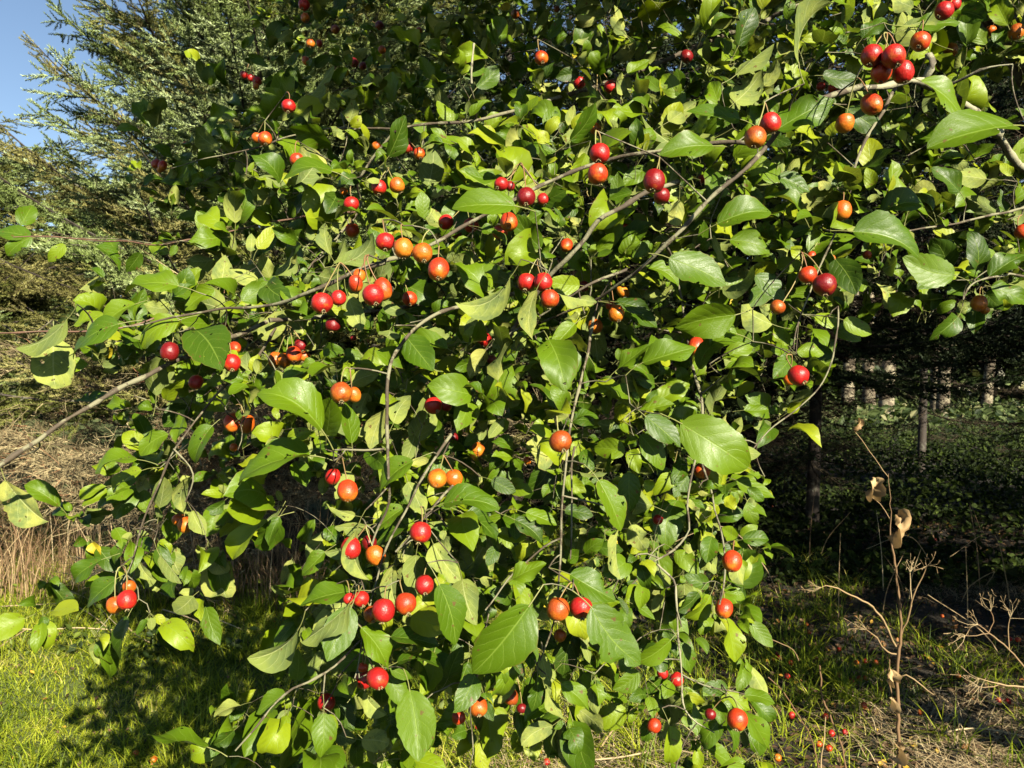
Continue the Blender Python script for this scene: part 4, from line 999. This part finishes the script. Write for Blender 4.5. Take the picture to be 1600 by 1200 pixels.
# ------------------------------------------------------------------ crabapples
def apple_mesh(name, el, seed):
    r = np.random.default_rng(seed); nl, ns = 16, 24
    th = np.linspace(0, math.pi, nl); a = np.linspace(0, 6.2832, ns, endpoint=False)
    rho = np.sin(th) ** 0.92 * (1 + 0.03 * np.cos(th)); z = np.cos(th) * el
    z = z - 0.16 * np.exp(-(rho / 0.22) ** 2) * np.sign(z) * np.where(z > 0, 1.0, 0.55)
    rho2 = rho * 1.0
    rb = 1 + 0.018 * np.cos(5 * a + r.random() * 6)[None, :] * np.abs(np.cos(th))[:, None] + 0.012 * np.cos(2 * a + r.random() * 6)[None, :]
    V = np.stack([rho2[:, None] * rb * np.cos(a), rho2[:, None] * rb * np.sin(a), np.repeat(z[:, None], ns, 1)], -1).reshape(-1, 3)
    V[:, 0] += 0.07 * r.normal() * V[:, 2]; V[:, 2] *= 1 + 0.06 * r.normal() * V[:, 0]          # a little lopsided
    V *= 1 + 0.045 * np.array([noise.noise(Vector(p) * 1.6 + Vector((seed * 3.1, 0, 0))) for p in V])[:, None]
    i = np.arange(nl - 1)[:, None] * ns; j = np.arange(ns)[None, :]; j2 = (j + 1) % ns
    Q = np.stack([i + j2, i + j, i + ns + j, i + ns + j2], -1).reshape(-1, 4)
    return mesh_np(name, V, Q, M_apple)
AM = [apple_mesh('fruit', e, k) for k, e in enumerate((0.92, 0.97, 1.0, 1.04, 1.08, 1.15, 1.22))]
def calyx_mesh():
    A = Acc(); r = np.random.default_rng(4)
    for k in range(7):
        a = k * 0.9 + r.uniform(-.2, .2); dx, dy = math.cos(a), math.sin(a)
        pts = [(dx * 0.05, dy * 0.05, 0.04), (dx * 0.15, dy * 0.15, -0.10), (dx * 0.26, dy * 0.26, -0.22 + r.uniform(-.05, .05))]
        V, Q, uv = tube(pts, [0.06, 0.05, 0.012], 4); A.add(V, Q, uv, r.random())
    V, Q, uv = tube([(0, 0, .1), (0, 0, -.08)], [0.13, 0.10], 7); A.add(V, Q, uv, .2)
    return A.mesh('calyx', M_calyx, False)
CXM = calyx_mesh()
COLS = {'r': (0.33, 0.010, 0.008, 1.10), 'm': (0.38, 0.030, 0.006, 0.80), 'o': (0.42, 0.075, 0.006, 0.50), 'd': (0.15, 0.004, 0.005, 1.3), 'k': (0.26, 0.045, 0.006, 0.70), 'y': (0.50, 0.22, 0.015, 0.2)}
CN = {'r': 'bright red', 'm': 'red-orange', 'o': 'orange', 'd': 'deep dark red', 'k': 'brownish orange', 'y': 'yellowish'}
ORD = ['leftmost', 'second from left', 'third from left', 'fourth from left', 'fifth from left', 'sixth from left']
from collections import defaultdict
byc = defaultdict(list)
for a in apples: byc[a['ci']].append(a)
for ci, lst in byc.items():
    srt = sorted(lst, key=lambda a: a['x'])
    for a in lst:
        n = len(lst); i = srt.index(a)
        if n == 1: pos = ''
        elif n == 2:
            dx, dy = abs(lst[0]['x'] - lst[1]['x']), abs(lst[0]['y'] - lst[1]['y'])
            if dy > dx: pos = 'upper of two, ' if a['y'] == min(q['y'] for q in lst) else 'lower of two, '
            else: pos = 'left of two, ' if i == 0 else 'right of two, '
        else: pos = ('rightmost, ' if i == n - 1 else ORD[i] + ', ')
        a['label'] = f"{CN[a['c']]} crabapple, {pos}{CL[ci][0]}"
        if len(a['label'].split()) > 16: a['label'] = a['label'].replace('the ', '', 1)
        if len(a['label'].split()) > 16: a['label'] = a['label'].replace('the ', '', 1)
for k, a in enumerate(apples):
    p = P(a['x'], a['y'], a['d'])
    t_ = thing('crabapple', a['label'], 'crabapple', tuple(p), 'crabapples hanging on the tree')
    r = np.random.default_rng(3000 + k)
    b = link('fruit', AM[r.integers(0, 5 if a['c'] in 'rdk' else 7)], t_)
    up = a['spur'] - p; up /= np.linalg.norm(up); ax = Vector(up * 0.75 + np.array([0, 0.0, 0.45]) + r.normal(size=3) * 0.22).normalized()
    qt = ax.to_track_quat('Z', 'Y') @ Matrix.Rotation(r.random() * 6.28, 4, 'Z').to_quaternion()
    b.rotation_mode = 'QUATERNION'; b.rotation_quaternion = qt; b.scale = (a['R'],) * 3
    c = COLS[a['c']]; j = r.uniform(0.85, 1.15); b.color = (c[0] * j, c[1] * j, c[2], max(0.01, c[3] + r.normal() * 0.08))
    cx = link('calyx', CXM, t_); cx.rotation_mode = 'QUATERNION'; cx.rotation_quaternion = qt
    cx.scale = (a['R'],) * 3; cx.location = -ax * a['R'] * 0.93
    top = np_(ax) * a['R'] * 0.80; e = a['spur'] - p
    q = np.linspace(0, 1, 6)[:, None]; L_ = np.linalg.norm(e - top)
    ctrl = (top + e) / 2 + np_(ax) * 0.35 * L_ + r.normal(size=3) * 0.06 * L_
    pl = top * (1 - q) ** 2 + ctrl * 2 * q * (1 - q) + e * q ** 2
    V, Q, uv = tube(pl, np.linspace(0.00075, 0.0011, 6), 5)
    link('stalk', mesh_np('stalk', V, Q, M_stem, uv, np.full(len(V), 0.5)), t_)

# fallen fruit
FA = '''1216,1034 1218,1044 1235,1052 1260,980 1264,992 1338,1047 1368,1045 1352,1043 1311,1023 1310,1070 1331,1077 1343,1073 1353,1072 1377,1090 1237,1118 1320,1147 1299,1150 1280,1170 1295,1177 1438,1126 1497,1063 1560,1102 1575,1105 1578,1005 1590,1007 1472,968 1215,1195 1207,795 1234,814 1416,826 1461,848 1245,887 1498,885 212,1188 240,1199 904,1150 854,1198 745,1144 895,990 1153,1010 1165,1078 1275,1040 1230,1070 1180,1130 1400,1105 1290,1120 1350,1110'''
FAL = []
for k, q in enumerate(FA.split()):
    px, py = map(float, q.split(',')); d = CAMZ * F / (py - 600); r = np.random.default_rng(50 + k)
    x = (px - 800) / F * d; R_ = r.uniform(0.0125, 0.0155); d = (CAMZ - float(gh(np.array(x), np.array(d))) - 0.02) * F / (py - 600)
    x = (px - 800) / F * d
    near = px < 1000
    t_ = thing('crabapple', 'small red crabapple fallen in the grass near the bottom edge' if near else 'small fallen crabapple lying among dead leaves on the shaded ground',
               'crabapple', (x, d, float(gh(np.array(x), np.array(d))) + R_ + 0.032), 'windfall in the lit grass' if near else 'windfall on the shaded ground')
    FAL.append((px + 1e-3 * py, t_, 'red' if 'rrrmmok'[k % 7] == 'r' else 'red-orange' if 'rrrmmok'[k % 7] == 'm' else 'orange'))
    b = link('fruit', AM[k % 5], t_); b.scale = (R_,) * 3; b.rotation_euler = tuple(r.uniform(0, 6, 3))
    c = COLS['rrrmmok'[k % 7]]; b.color = c
    cx = link('calyx', CXM, t_); cx.rotation_euler = b.rotation_euler; cx.scale = (R_,) * 3
    cx.location = b.rotation_euler.to_matrix() @ Vector((0, 0, -0.93 * R_))

# ------------------------------------------------------------------ unseen spruces added off frame on the right to shade the wood edge
conifer('dark_spruce', 'dark spruce added just outside the right edge to shade the wood floor', 6.0, 4.5, 9.5, 0.14,
        [(1.4, 9.0, 0.34, 6, 2.1, 0.5, BS_dark, 0)], 41, dk)
conifer('dark_spruce', 'third shade-casting dark spruce added outside the right edge, nearest the camera', 4.9, 2.8, 8.5, 0.12,
        [(0.6, 8.0, 0.30, 7, 2.0, 0.5, BS_dark, 0)], 43, dk)
conifer('dark_spruce', 'fourth shade-casting dark spruce added outside the right edge, farthest right', 9.6, 4.2, 9.5, 0.14,
        [(1.0, 9.0, 0.36, 6, 2.3, 0.5, BS_dark, 0)], 44, dk)
conifer('dark_spruce', 'second shade-casting dark spruce added outside the right edge, farther back', 8.6, 6.6, 10.5, 0.15,
        [(1.4, 10.0, 0.4, 6, 2.3, 0.5, BS_dark, 0)], 42, dk)

# ------------------------------------------------------------------ grass, weeds, litter
def blades(name, x, y, hmin, hmax, wd, material, lean=0.5, hs=None, seg=3, label=None, cat='grass', zoff=0.0, rb=None):
    n = len(x); h = rng.uniform(hmin, hmax, n) if hs is None else hs
    az = rng.random(n) * 6.283; ln = np.abs(rng.normal(lean, 0.35, n))
    dirx, diry = np.cos(az), np.sin(az); az2 = az + rng.normal(1.57, 0.5, n)
    sx, sy = np.cos(az2), np.sin(az2)
    z0 = gh(x, y) + zoff
    t = np.linspace(0, 1, seg + 1)
    V = np.zeros((n, (seg + 1) * 2, 3))
    for k, q in enumerate(t):
        off = ln * h * q ** 1.8; zz = h * q * (1 - 0.35 * np.clip(ln, 0, 1.6) * q)
        w_ = wd * (1 - q ** 1.5) * 0.5 + 0.0003
        cx = x + dirx * off; cy = y + diry * off
        V[:, 2 * k] = np.stack([cx - sx * w_, cy - sy * w_, z0 + zz], -1); V[:, 2 * k + 1] = np.stack([cx + sx * w_, cy + sy * w_, z0 + zz], -1)
    f = np.array([[2 * k, 2 * k + 1, 2 * k + 3, 2 * k + 2] for k in range(seg)])
    Fc = f[None] + (np.arange(n) * (seg + 1) * 2)[:, None, None]
    rnd = np.clip(rng.normal(0.5 if rb is None else rb, 0.22, n), 0, 1)
    o = link(name, mesh_np(name, V.reshape(-1, 3), Fc.reshape(-1, 4), material, rnd=np.repeat(rnd, (seg + 1) * 2)))
    tag(o, label, cat, kind='stuff'); return o
def area(n, x0, x1, y0, y1, dens=None):
    y = y0 + (y1 - y0) * rng.random(n) ** 1.25; x = rng.uniform(x0, x1, n)
    # thin out what lies outside the view cone
    ok = np.abs(x) < 0.72 * y + 0.4
    x, y = x[ok], y[ok]
    if dens is not None:
        ok = rng.random(len(x)) < dens(x, y); x, y = x[ok], y[ok]
    return x, y
pn = lambda x, y, s, o=0.0: np.array([noise.noise(Vector((a * s + o, b * s - o, o))) for a, b in zip(x, y)])
# bright mown-ish grass on the left
x, y = area(140000, -5.2, 1.6, 2.6, 7.4, lambda x, y: np.clip(1.2 - np.maximum(0, x + 0.1) * 1.1 - np.maximum(0, y - 5.2) * 0.28, 0.08, 1))
blades('lawn_grass', x, y, 0.025, 0.085, 0.0042, M_grass, 1.05, label='short sunlit yellow-green lawn grass at lower left', rb=0.55, seg=2)
# tufts of longer grass
tx, ty = area(420, -4.8, 2.6, 3.0, 7.6)
k = 34; x = np.repeat(tx, k) + rng.normal(0, 0.045, len(tx) * k); y = np.repeat(ty, k) + rng.normal(0, 0.045, len(tx) * k)
blades('long_grass', x, y, 0.08, 0.26, 0.005, M_grass, 0.9, label='long arching grass tufts under the low branches', rb=0.4)
x, y = area(9000, 0.0, 4.5, 2.8, 4.8, lambda x, y: np.clip(0.15 + 2.0 * pn(x, y, 1.6, 8.3), 0, 1))
blades('mixed_grass', x, y, 0.03, 0.15, 0.004, M_grass, 1.2, label='uneven lit grass and moss below the lower right sprays', rb=0.45, seg=2)
# sparse grass at right, its shade partly in the blade colour
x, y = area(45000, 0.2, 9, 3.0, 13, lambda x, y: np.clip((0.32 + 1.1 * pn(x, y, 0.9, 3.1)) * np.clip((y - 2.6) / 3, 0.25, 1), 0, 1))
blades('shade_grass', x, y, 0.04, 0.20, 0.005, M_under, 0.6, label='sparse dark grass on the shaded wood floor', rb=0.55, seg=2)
def leaflets(name, x, y, z, size, material, label, cat, flat=0.5, rb=0.5, tpl=None):
    n = len(x); q = tpl or (np.array([[-.28, 0, 0.02], [0, -.5, 0], [.28, 0, 0.02], [0, .5, 0.03]]), np.array([[0, 1, 2, 3]]))
    nr = rng.normal(size=(n, 3)) * (1 - flat) + np.array([0, -0.25, 1.0]) * flat * 1.4; nr /= np.linalg.norm(nr, axis=1)[:, None]
    dv = rng.normal(size=(n, 3)); dv -= nr * (dv * nr).sum(1)[:, None]; dv /= np.linalg.norm(dv, axis=1)[:, None]
    M = np.stack([np.cross(dv, nr), dv, nr], axis=2)
    V, Fc = place(q[0], q[1], M, np.stack([x, y, z], -1), size)
    o = link(name, mesh_np(name, V, Fc, material, rnd=np.repeat(np.clip(rng.normal(rb, 0.28, n), 0, 1), len(q[0])), smooth=False)); tag(o, label, cat, kind='stuff'); return o
LT = (np.array([[-.3, -.1, 0.10], [0, -.5, 0], [.3, -.1, 0.10], [0, -.1, 0], [-.22, .25, .12], [0, .52, .08], [.22, .25, .12]]), np.array([[0, 1, 3, 4], [1, 2, 6, 3], [3, 6, 5, 4]]))
# low broad-leaved weeds in the lit edge at left
x, y = area(15000, -5.4, 0.6, 4.3, 8.0, lambda x, y: np.clip(0.35 + 1.3 * pn(x, y, 1.1, 7.7), 0, 1))
leaflets('ground_weeds', x, y, gh(x, y) + rng.random(len(x)) ** 1.5 * 0.20, rng.uniform(0.025, 0.06, len(x)), M_weed, 'leafy low weeds along the lawn edge', 'weeds', 0.55, 0.75, LT)
# undergrowth to the right and far back, its shade partly in the colour
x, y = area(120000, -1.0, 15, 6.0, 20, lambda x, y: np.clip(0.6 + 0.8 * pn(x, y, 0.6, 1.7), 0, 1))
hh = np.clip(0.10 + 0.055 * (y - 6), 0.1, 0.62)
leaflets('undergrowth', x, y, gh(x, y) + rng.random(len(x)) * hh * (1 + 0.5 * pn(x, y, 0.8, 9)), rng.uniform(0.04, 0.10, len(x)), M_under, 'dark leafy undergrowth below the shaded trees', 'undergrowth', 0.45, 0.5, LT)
x, y = area(18000, -4, 24, 19, 35)
leaflets('sunlit_undergrowth', x, y, gh(x, y) + rng.random(len(x)) * 0.9, rng.uniform(0.12, 0.3, len(x)), M_farleaf, 'undergrowth between the far trunks', 'undergrowth', 0.4, 0.55, LT)
# leaf litter
x, y = area(26000, -0.9, 6.5, 2.9, 9.0, lambda x, y: np.clip(0.2 + (x - 0.1) * 0.6, 0.05, 1))
leaflets('leaf_litter', x, y, gh(x, y) + 0.006 + rng.random(len(x)) * 0.022, rng.uniform(0.012, 0.045, len(x)), M_litter, 'brown fallen leaves and bits on the shaded ground', 'leaf litter', 0.62, 0.45, LT)
x, y = area(1300, -5, 1.0, 3.0, 7)
leaflets('lawn_litter', x, y, gh(x, y) + 0.02 + rng.random(len(x)) * 0.03, rng.uniform(0.012, 0.032, len(x)), M_litter, 'scattered dead leaves caught in the lawn grass', 'leaf litter', 0.6, 0.55, LT)
x, y = area(34000, -0.4, 6.0, 2.9, 7.0, lambda x, y: np.clip(0.22 + 1.9 * pn(x, y, 0.8, 5.3), 0, 1))
blades('matted_straw', x, y, 0.05, 0.15, 0.0034, M_straw, 2.4, label='matted pale dead grass in patches on the ground', cat='dead grass', rb=0.8, seg=2)

n = 1500; px = rng.uniform(-60, 500, n); y = rng.uniform(5.3, 6.9, n); x = (px - 800) / F * y
blades('tall_dry_grass', x, y, 0.20, 0.80, 0.0045, M_straw, 0.55, label='tall dry tan grass standing between lawn and dead boughs', cat='dead grass', rb=0.35, seg=3)
# ------------------------------------------------------------------ dry stalks behind the lawn, single and countable
def stalk(name, label, cat, pts, rads, group, rnd, material=None, heads=None):
    p0 = np.array(pts[0]); pp = smooth_line(np.concatenate([np.array(pts), np.array(rads)[:, None]], 1), 0.05)
    V, Q, uv = tube(pp[:, :3] - p0, pp[:, 3], 5, 0.05)
    o = link(name, mesh_np(name, V, Q, material or M_straw, uv, np.full(len(V), rnd)), loc=tuple(p0)); tag(o, label, cat, group); return o
STK = []
for k in range(74):
    px = rng.uniform(-20, 520) if k < 60 else rng.uniform(1180, 1620); y = rng.uniform(5.4, 7.2) if k < 60 else rng.uniform(4.4, 7.0)
    x = (px - 800) / F * y; z = float(gh(np.array(x), np.array(y))); h = rng.uniform(0.45, 1.05) if k < 60 else rng.uniform(0.25, 0.7)
    lx, ly = rng.normal(0, 0.22), rng.normal(0, 0.12)
    pts = [(x, y, z - 0.02), (x + lx * .3, y + ly * .3, z + h * .5), (x + lx, y + ly, z + h)]
    if rng.random() < 0.4: pts.append((x + lx * 2.2 + rng.normal(0, .1), y + ly, z + h * rng.uniform(0.35, 0.9)))
    STK.append((px, stalk('dry_stalk', None, 'dry stalk',
          pts, np.linspace(0.0042, 0.0018, len(pts)), 'dry stalks at the lawn edge' if k < 60 else 'dry stalks in the shade', float(rng.uniform(0.1, 0.9))),
          'bent over' if len(pts) > 3 else ('leaning left' if lx < -0.12 else 'leaning right' if lx > 0.12 else 'nearly upright')))
NUM = ['first', 'second', 'third', 'fourth', 'fifth', 'sixth', 'seventh', 'eighth', 'ninth', 'tenth'] + ['eleventh', 'twelfth', 'thirteenth', 'fourteenth', 'fifteenth', 'sixteenth', 'seventeenth', 'eighteenth', 'nineteenth', 'twentieth']
def number(items, bins):
    for lo, hi, fmt in bins:
        for i, it in enumerate(sorted([q for q in items if lo <= q[0] < hi], key=lambda q: q[0])):
            it[1]['label'] = fmt.format(n=NUM[min(i, 19)], s=it[2])
number(STK, [(-99, 60, 'dry stalk, {s}, {n} from left below the hanging yellow leaf'), (60, 160, 'dry stalk, {s}, {n} from left before the dead spruce boughs'),
             (160, 270, 'dry stalk, {s}, {n} from left behind the lower left fruit'), (270, 400, 'dry stalk, {s}, {n} from left below the folded pale leaf'),
             (400, 600, 'dry stalk, {s}, {n} from left in the dark gap'), (1100, 1400, 'dry stalk, {s}, {n} from left in shade left of the weed'),
             (1400, 1900, 'dry stalk, {s}, {n} from left in shade right of the weed')])
for q, lab in [('0,962 60,965 110,967 150,985 180,1005', 'long pale straw lying across the grass at far left, upper one'),
          ('0,998 60,1003 120,999 175,997', 'long pale straw lying level across the lawn at far left'),
          ('-10,1028 20,1012 42,1002', 'short pale straw slanting at the left edge of the lawn'),
          ('70,905 100,938 140,955 182,990', 'bent pale straw sloping down behind the hanging red fruit'),
          ('200,992 215,1002 235,1012', 'thick short cut straw right of the long hanging leaf'),
          ('255,965 300,975 325,990 341,1004', 'pale straw sloping to the right on the lawn edge'),
          ('232,926 265,940 300,962 378,990', 'long thin straw crossing the dark edge of the lawn'),
          ('848,1180 890,1194 960,1196 1040,1190 1095,1199', 'long curved pale straw along the bottom edge'),
          ('940,1180 952,1166 962,1158', 'short broken straw propped above the bottom straw'),
          ('460,885 500,900 540,912', 'thin straw lying in the shade left of centre'),
          ('1476,1170 1500,1163 1545,1160 1600,1168', 'pale fallen stalk across the bright patch at lower right')]:
    pts = []
    for s_ in q.split():
        px, py = map(float, s_.split(',')); d = (CAMZ - 0.06) * F / (py - 600); x = (px - 800) / F * d
        pts.append((x, d, float(gh(np.array(x), np.array(d))) + 0.06))
    stalk('straw', lab, 'straw', pts, np.linspace(0.0048, 0.003, len(pts)), 'fallen straws', 0.75)

number(FAL, [(0, 400, '{s} windfall crabapple in the lawn, {n} from the left edge'), (400, 1000, '{s} windfall crabapple under the foliage, {n} from left'),
             (1000, 1245, '{s} fallen crabapple right of the foliage, {n} from left'), (1245, 1325, '{s} fallen crabapple by the broken pale stem, {n} from left'),
             (1325, 1410, '{s} fallen crabapple left of the dried weed, {n} from left'), (1410, 1700, '{s} fallen crabapple right of the dried weed, {n} from left')])
# dried umbel plants at the right
def weed(name, label, cat, parts, group=None, leaves=()):
    base = P(*parts[0][0][:2], parts[0][0][2]); t_ = thing(name, label, cat, (base[0], base[1], float(gh(np.array(base[0]), np.array(base[1])))), group); bo = np_(t_.location)
    for nm, *_ in [(None,)]: pass
    for pr in parts:
        nm = 'stem' if pr is parts[0] else 'side_stem'
        pts = np.array([[*P(q[0], q[1], q[2]), q[3] * 0.78 / 1000] for q in pr]); pp = smooth_line(pts, 0.02)
        pp[1:-1, :3] += rng.normal(size=(len(pp) - 2, 3)) * 0.0012
        V, Q, uv = tube(pp[:, :3] - bo, pp[:, 3], 6, 0.06); link(nm, mesh_np(nm, V, Q, M_straw, uv, np.full(len(V), rng.uniform(0.1, 0.5))), t_)
        if pr[-1][3] < 1.2:       # umbel rays at the tip
            A = Acc(); tip = pp[-1, :3]; dv = pp[-1, :3] - pp[-3, :3]; dv /= np.linalg.norm(dv)
            for _ in range(6):
                q = dv * 1.1 + rng.normal(size=3) * 0.55; q /= np.linalg.norm(q); L_ = rng.uniform(0.02, 0.055)
                e = tip + q * L_; V, Q, uv = tube([tip - bo, (tip + e) / 2 - bo + rng.normal(size=3) * .003, e - bo], [.0008, .0007, .0006], 4); A.add(V, Q, uv, .6)
                for _ in range(3):
                    f_ = e + (q + rng.normal(size=3) * .7) * 0.011; V, Q, uv = tube([e - bo, f_ - bo], [.0004, .0010], 4); A.add(V, Q, uv, .35)
            link('umbel', A.mesh('umbel', M_straw), t_)
    for (px, py, d, L_, dx, dz, sd) in leaves:
        V, Q, uv, _ = leaf_geo(8, 14, fold=1.9, curl=2.4, wave=1.6, twist=2.2, asp=0.5, pet=0.1, seed=sd, bites=2)
        dv = np.array([dx, 0.2, dz]); M3 = frame_from(dv, np.array([0.5, -1, 0.3])); p = P(px, py, d) - bo
        V = V + 0.035 * np.sin(V[:, [1, 2, 0]] * 31 + sd) ; link('curled_leaf', mesh_np('curled_leaf', (V * L_ * 0.55) @ M3.T + p, Q, M_dryleaf, uv, np.full(len(V), rng.uniform(.3, .8))), t_)
    return t_
weed('dried_weed', 'tall tan dried weed with curled brown leaves standing at lower right', 'dried plant', [
    [(1405, 1420, 2.4, 7.5), (1405, 1300, 2.4, 7.5), (1404, 1150, 2.4, 7), (1402, 1050, 2.4, 6.5), (1408, 985, 2.4, 6), (1404, 930, 2.4, 5), (1398, 880, 2.4, 4.5), (1393, 845, 2.4, 3.2), (1392, 800, 2.41, 1.5), (1388, 740, 2.42, 1.3)],
    [(1400, 1010, 2.4, 4), (1388, 985, 2.38, 4), (1370, 955, 2.36, 3.8), (1348, 938, 2.34, 3.4), (1320, 926, 2.32, 3), (1300, 916, 2.3, 2.4), (1283, 918, 2.3, 1.1)],
    [(1408, 992, 2.4, 4), (1420, 960, 2.38, 3.6), (1428, 930, 2.36, 3), (1440, 902, 2.35, 2.2), (1448, 885, 2.34, 1.1)],
    [(1400, 1022, 2.4, 3.4), (1386, 1018, 2.38, 3), (1370, 998, 2.37, 2.6), (1354, 984, 2.36, 1.1)],
    [(1402, 1060, 2.4, 3.4), (1416, 1054, 2.38, 3), (1440, 1072, 2.36, 2.8), (1460, 1086, 2.35, 1.3)],
    [(1424, 948, 2.37, 2), (1423, 920, 2.36, 2), (1422, 895, 2.36, 1.1)],
    [(1391, 812, 2.41, 1.6), (1376, 788, 2.41, 1.5), (1360, 776, 2.4, 1.4), (1350, 768, 2.4, 1.3)],
    [(1388, 745, 2.42, 1.5), (1366, 716, 2.42, 1.4), (1346, 686, 2.42, 1.4), (1333, 672, 2.42, 1.3)],
    [(1398, 1100, 2.42, 3), (1388, 1060, 2.4, 2.6), (1390, 1030, 2.38, 2)]],
    leaves=[(1386, 838, 2.36, 0.13, 0.62, 0.9, 31), (1350, 768, 2.4, 0.10, 0.7, 0.9, 32), (1332, 672, 2.42, 0.06, 0.5, 0.5, 33), (1392, 1045, 2.38, 0.07, -0.3, -0.9, 34), (1400, 1160, 2.4, 0.09, -0.35, -0.9, 35), (1393, 1090, 2.4, 0.06, -0.4, -0.7, 36)])
weed('dried_umbel', 'pale dried umbel plant reaching in from the right edge', 'dried plant', [
    [(1690, 1360, 2.3, 5), (1660, 1200, 2.3, 4.6), (1625, 1080, 2.3, 4), (1600, 1042, 2.3, 3.4), (1577, 1015, 2.3, 3.2), (1560, 1000, 2.3, 3), (1545, 988, 2.3, 2.4), (1528, 976, 2.3, 1.1)],
    [(1577, 1015, 2.3, 2.4), (1574, 985, 2.3, 2), (1578, 966, 2.3, 1.1)],
    [(1545, 988, 2.3, 2), (1553, 972, 2.3, 1.8), (1548, 955, 2.3, 1.1)],
    [(1545, 990, 2.3, 2), (1525, 993, 2.3, 1.8), (1508, 993, 2.3, 1.1)],
    [(1640, 1120, 2.3, 3.4), (1600, 1075, 2.28, 3), (1575, 1072, 2.28, 2.8), (1550, 1065, 2.28, 2.2), (1530, 1060, 2.28, 1.1)],
    [(1560, 1070, 2.28, 2), (1545, 1074, 2.28, 1.8), (1530, 1073, 2.28, 1.1)]])
weed('bare_stem', 'pale bare broken stem standing in the grass at lower right of the foliage', 'dried plant', [
    [(1330, 1320, 2.6, 4), (1322, 1200, 2.6, 4), (1312, 1155, 2.6, 4), (1297, 1118, 2.6, 4), (1285, 1090, 2.6, 4), (1281, 1040, 2.6, 3.4)],
    [(1305, 1300, 2.7, 3), (1284, 1210, 2.7, 3), (1288, 1150, 2.7, 2.6), (1290, 1120, 2.7, 2)]])
weed('bare_stem', 'thin forked dry stem arching left of the broken stem', 'dried plant', [
    [(1290, 1260, 2.8, 3), (1270, 1160, 2.8, 3), (1248, 1120, 2.8, 3), (1225, 1082, 2.8, 2.8), (1200, 1058, 2.8, 2.4)],
    [(1248, 1032, 2.9, 2.2), (1240, 1015, 2.9, 2), (1222, 1006, 2.9, 2), (1200, 997, 2.9, 1.8)]])
print('done')
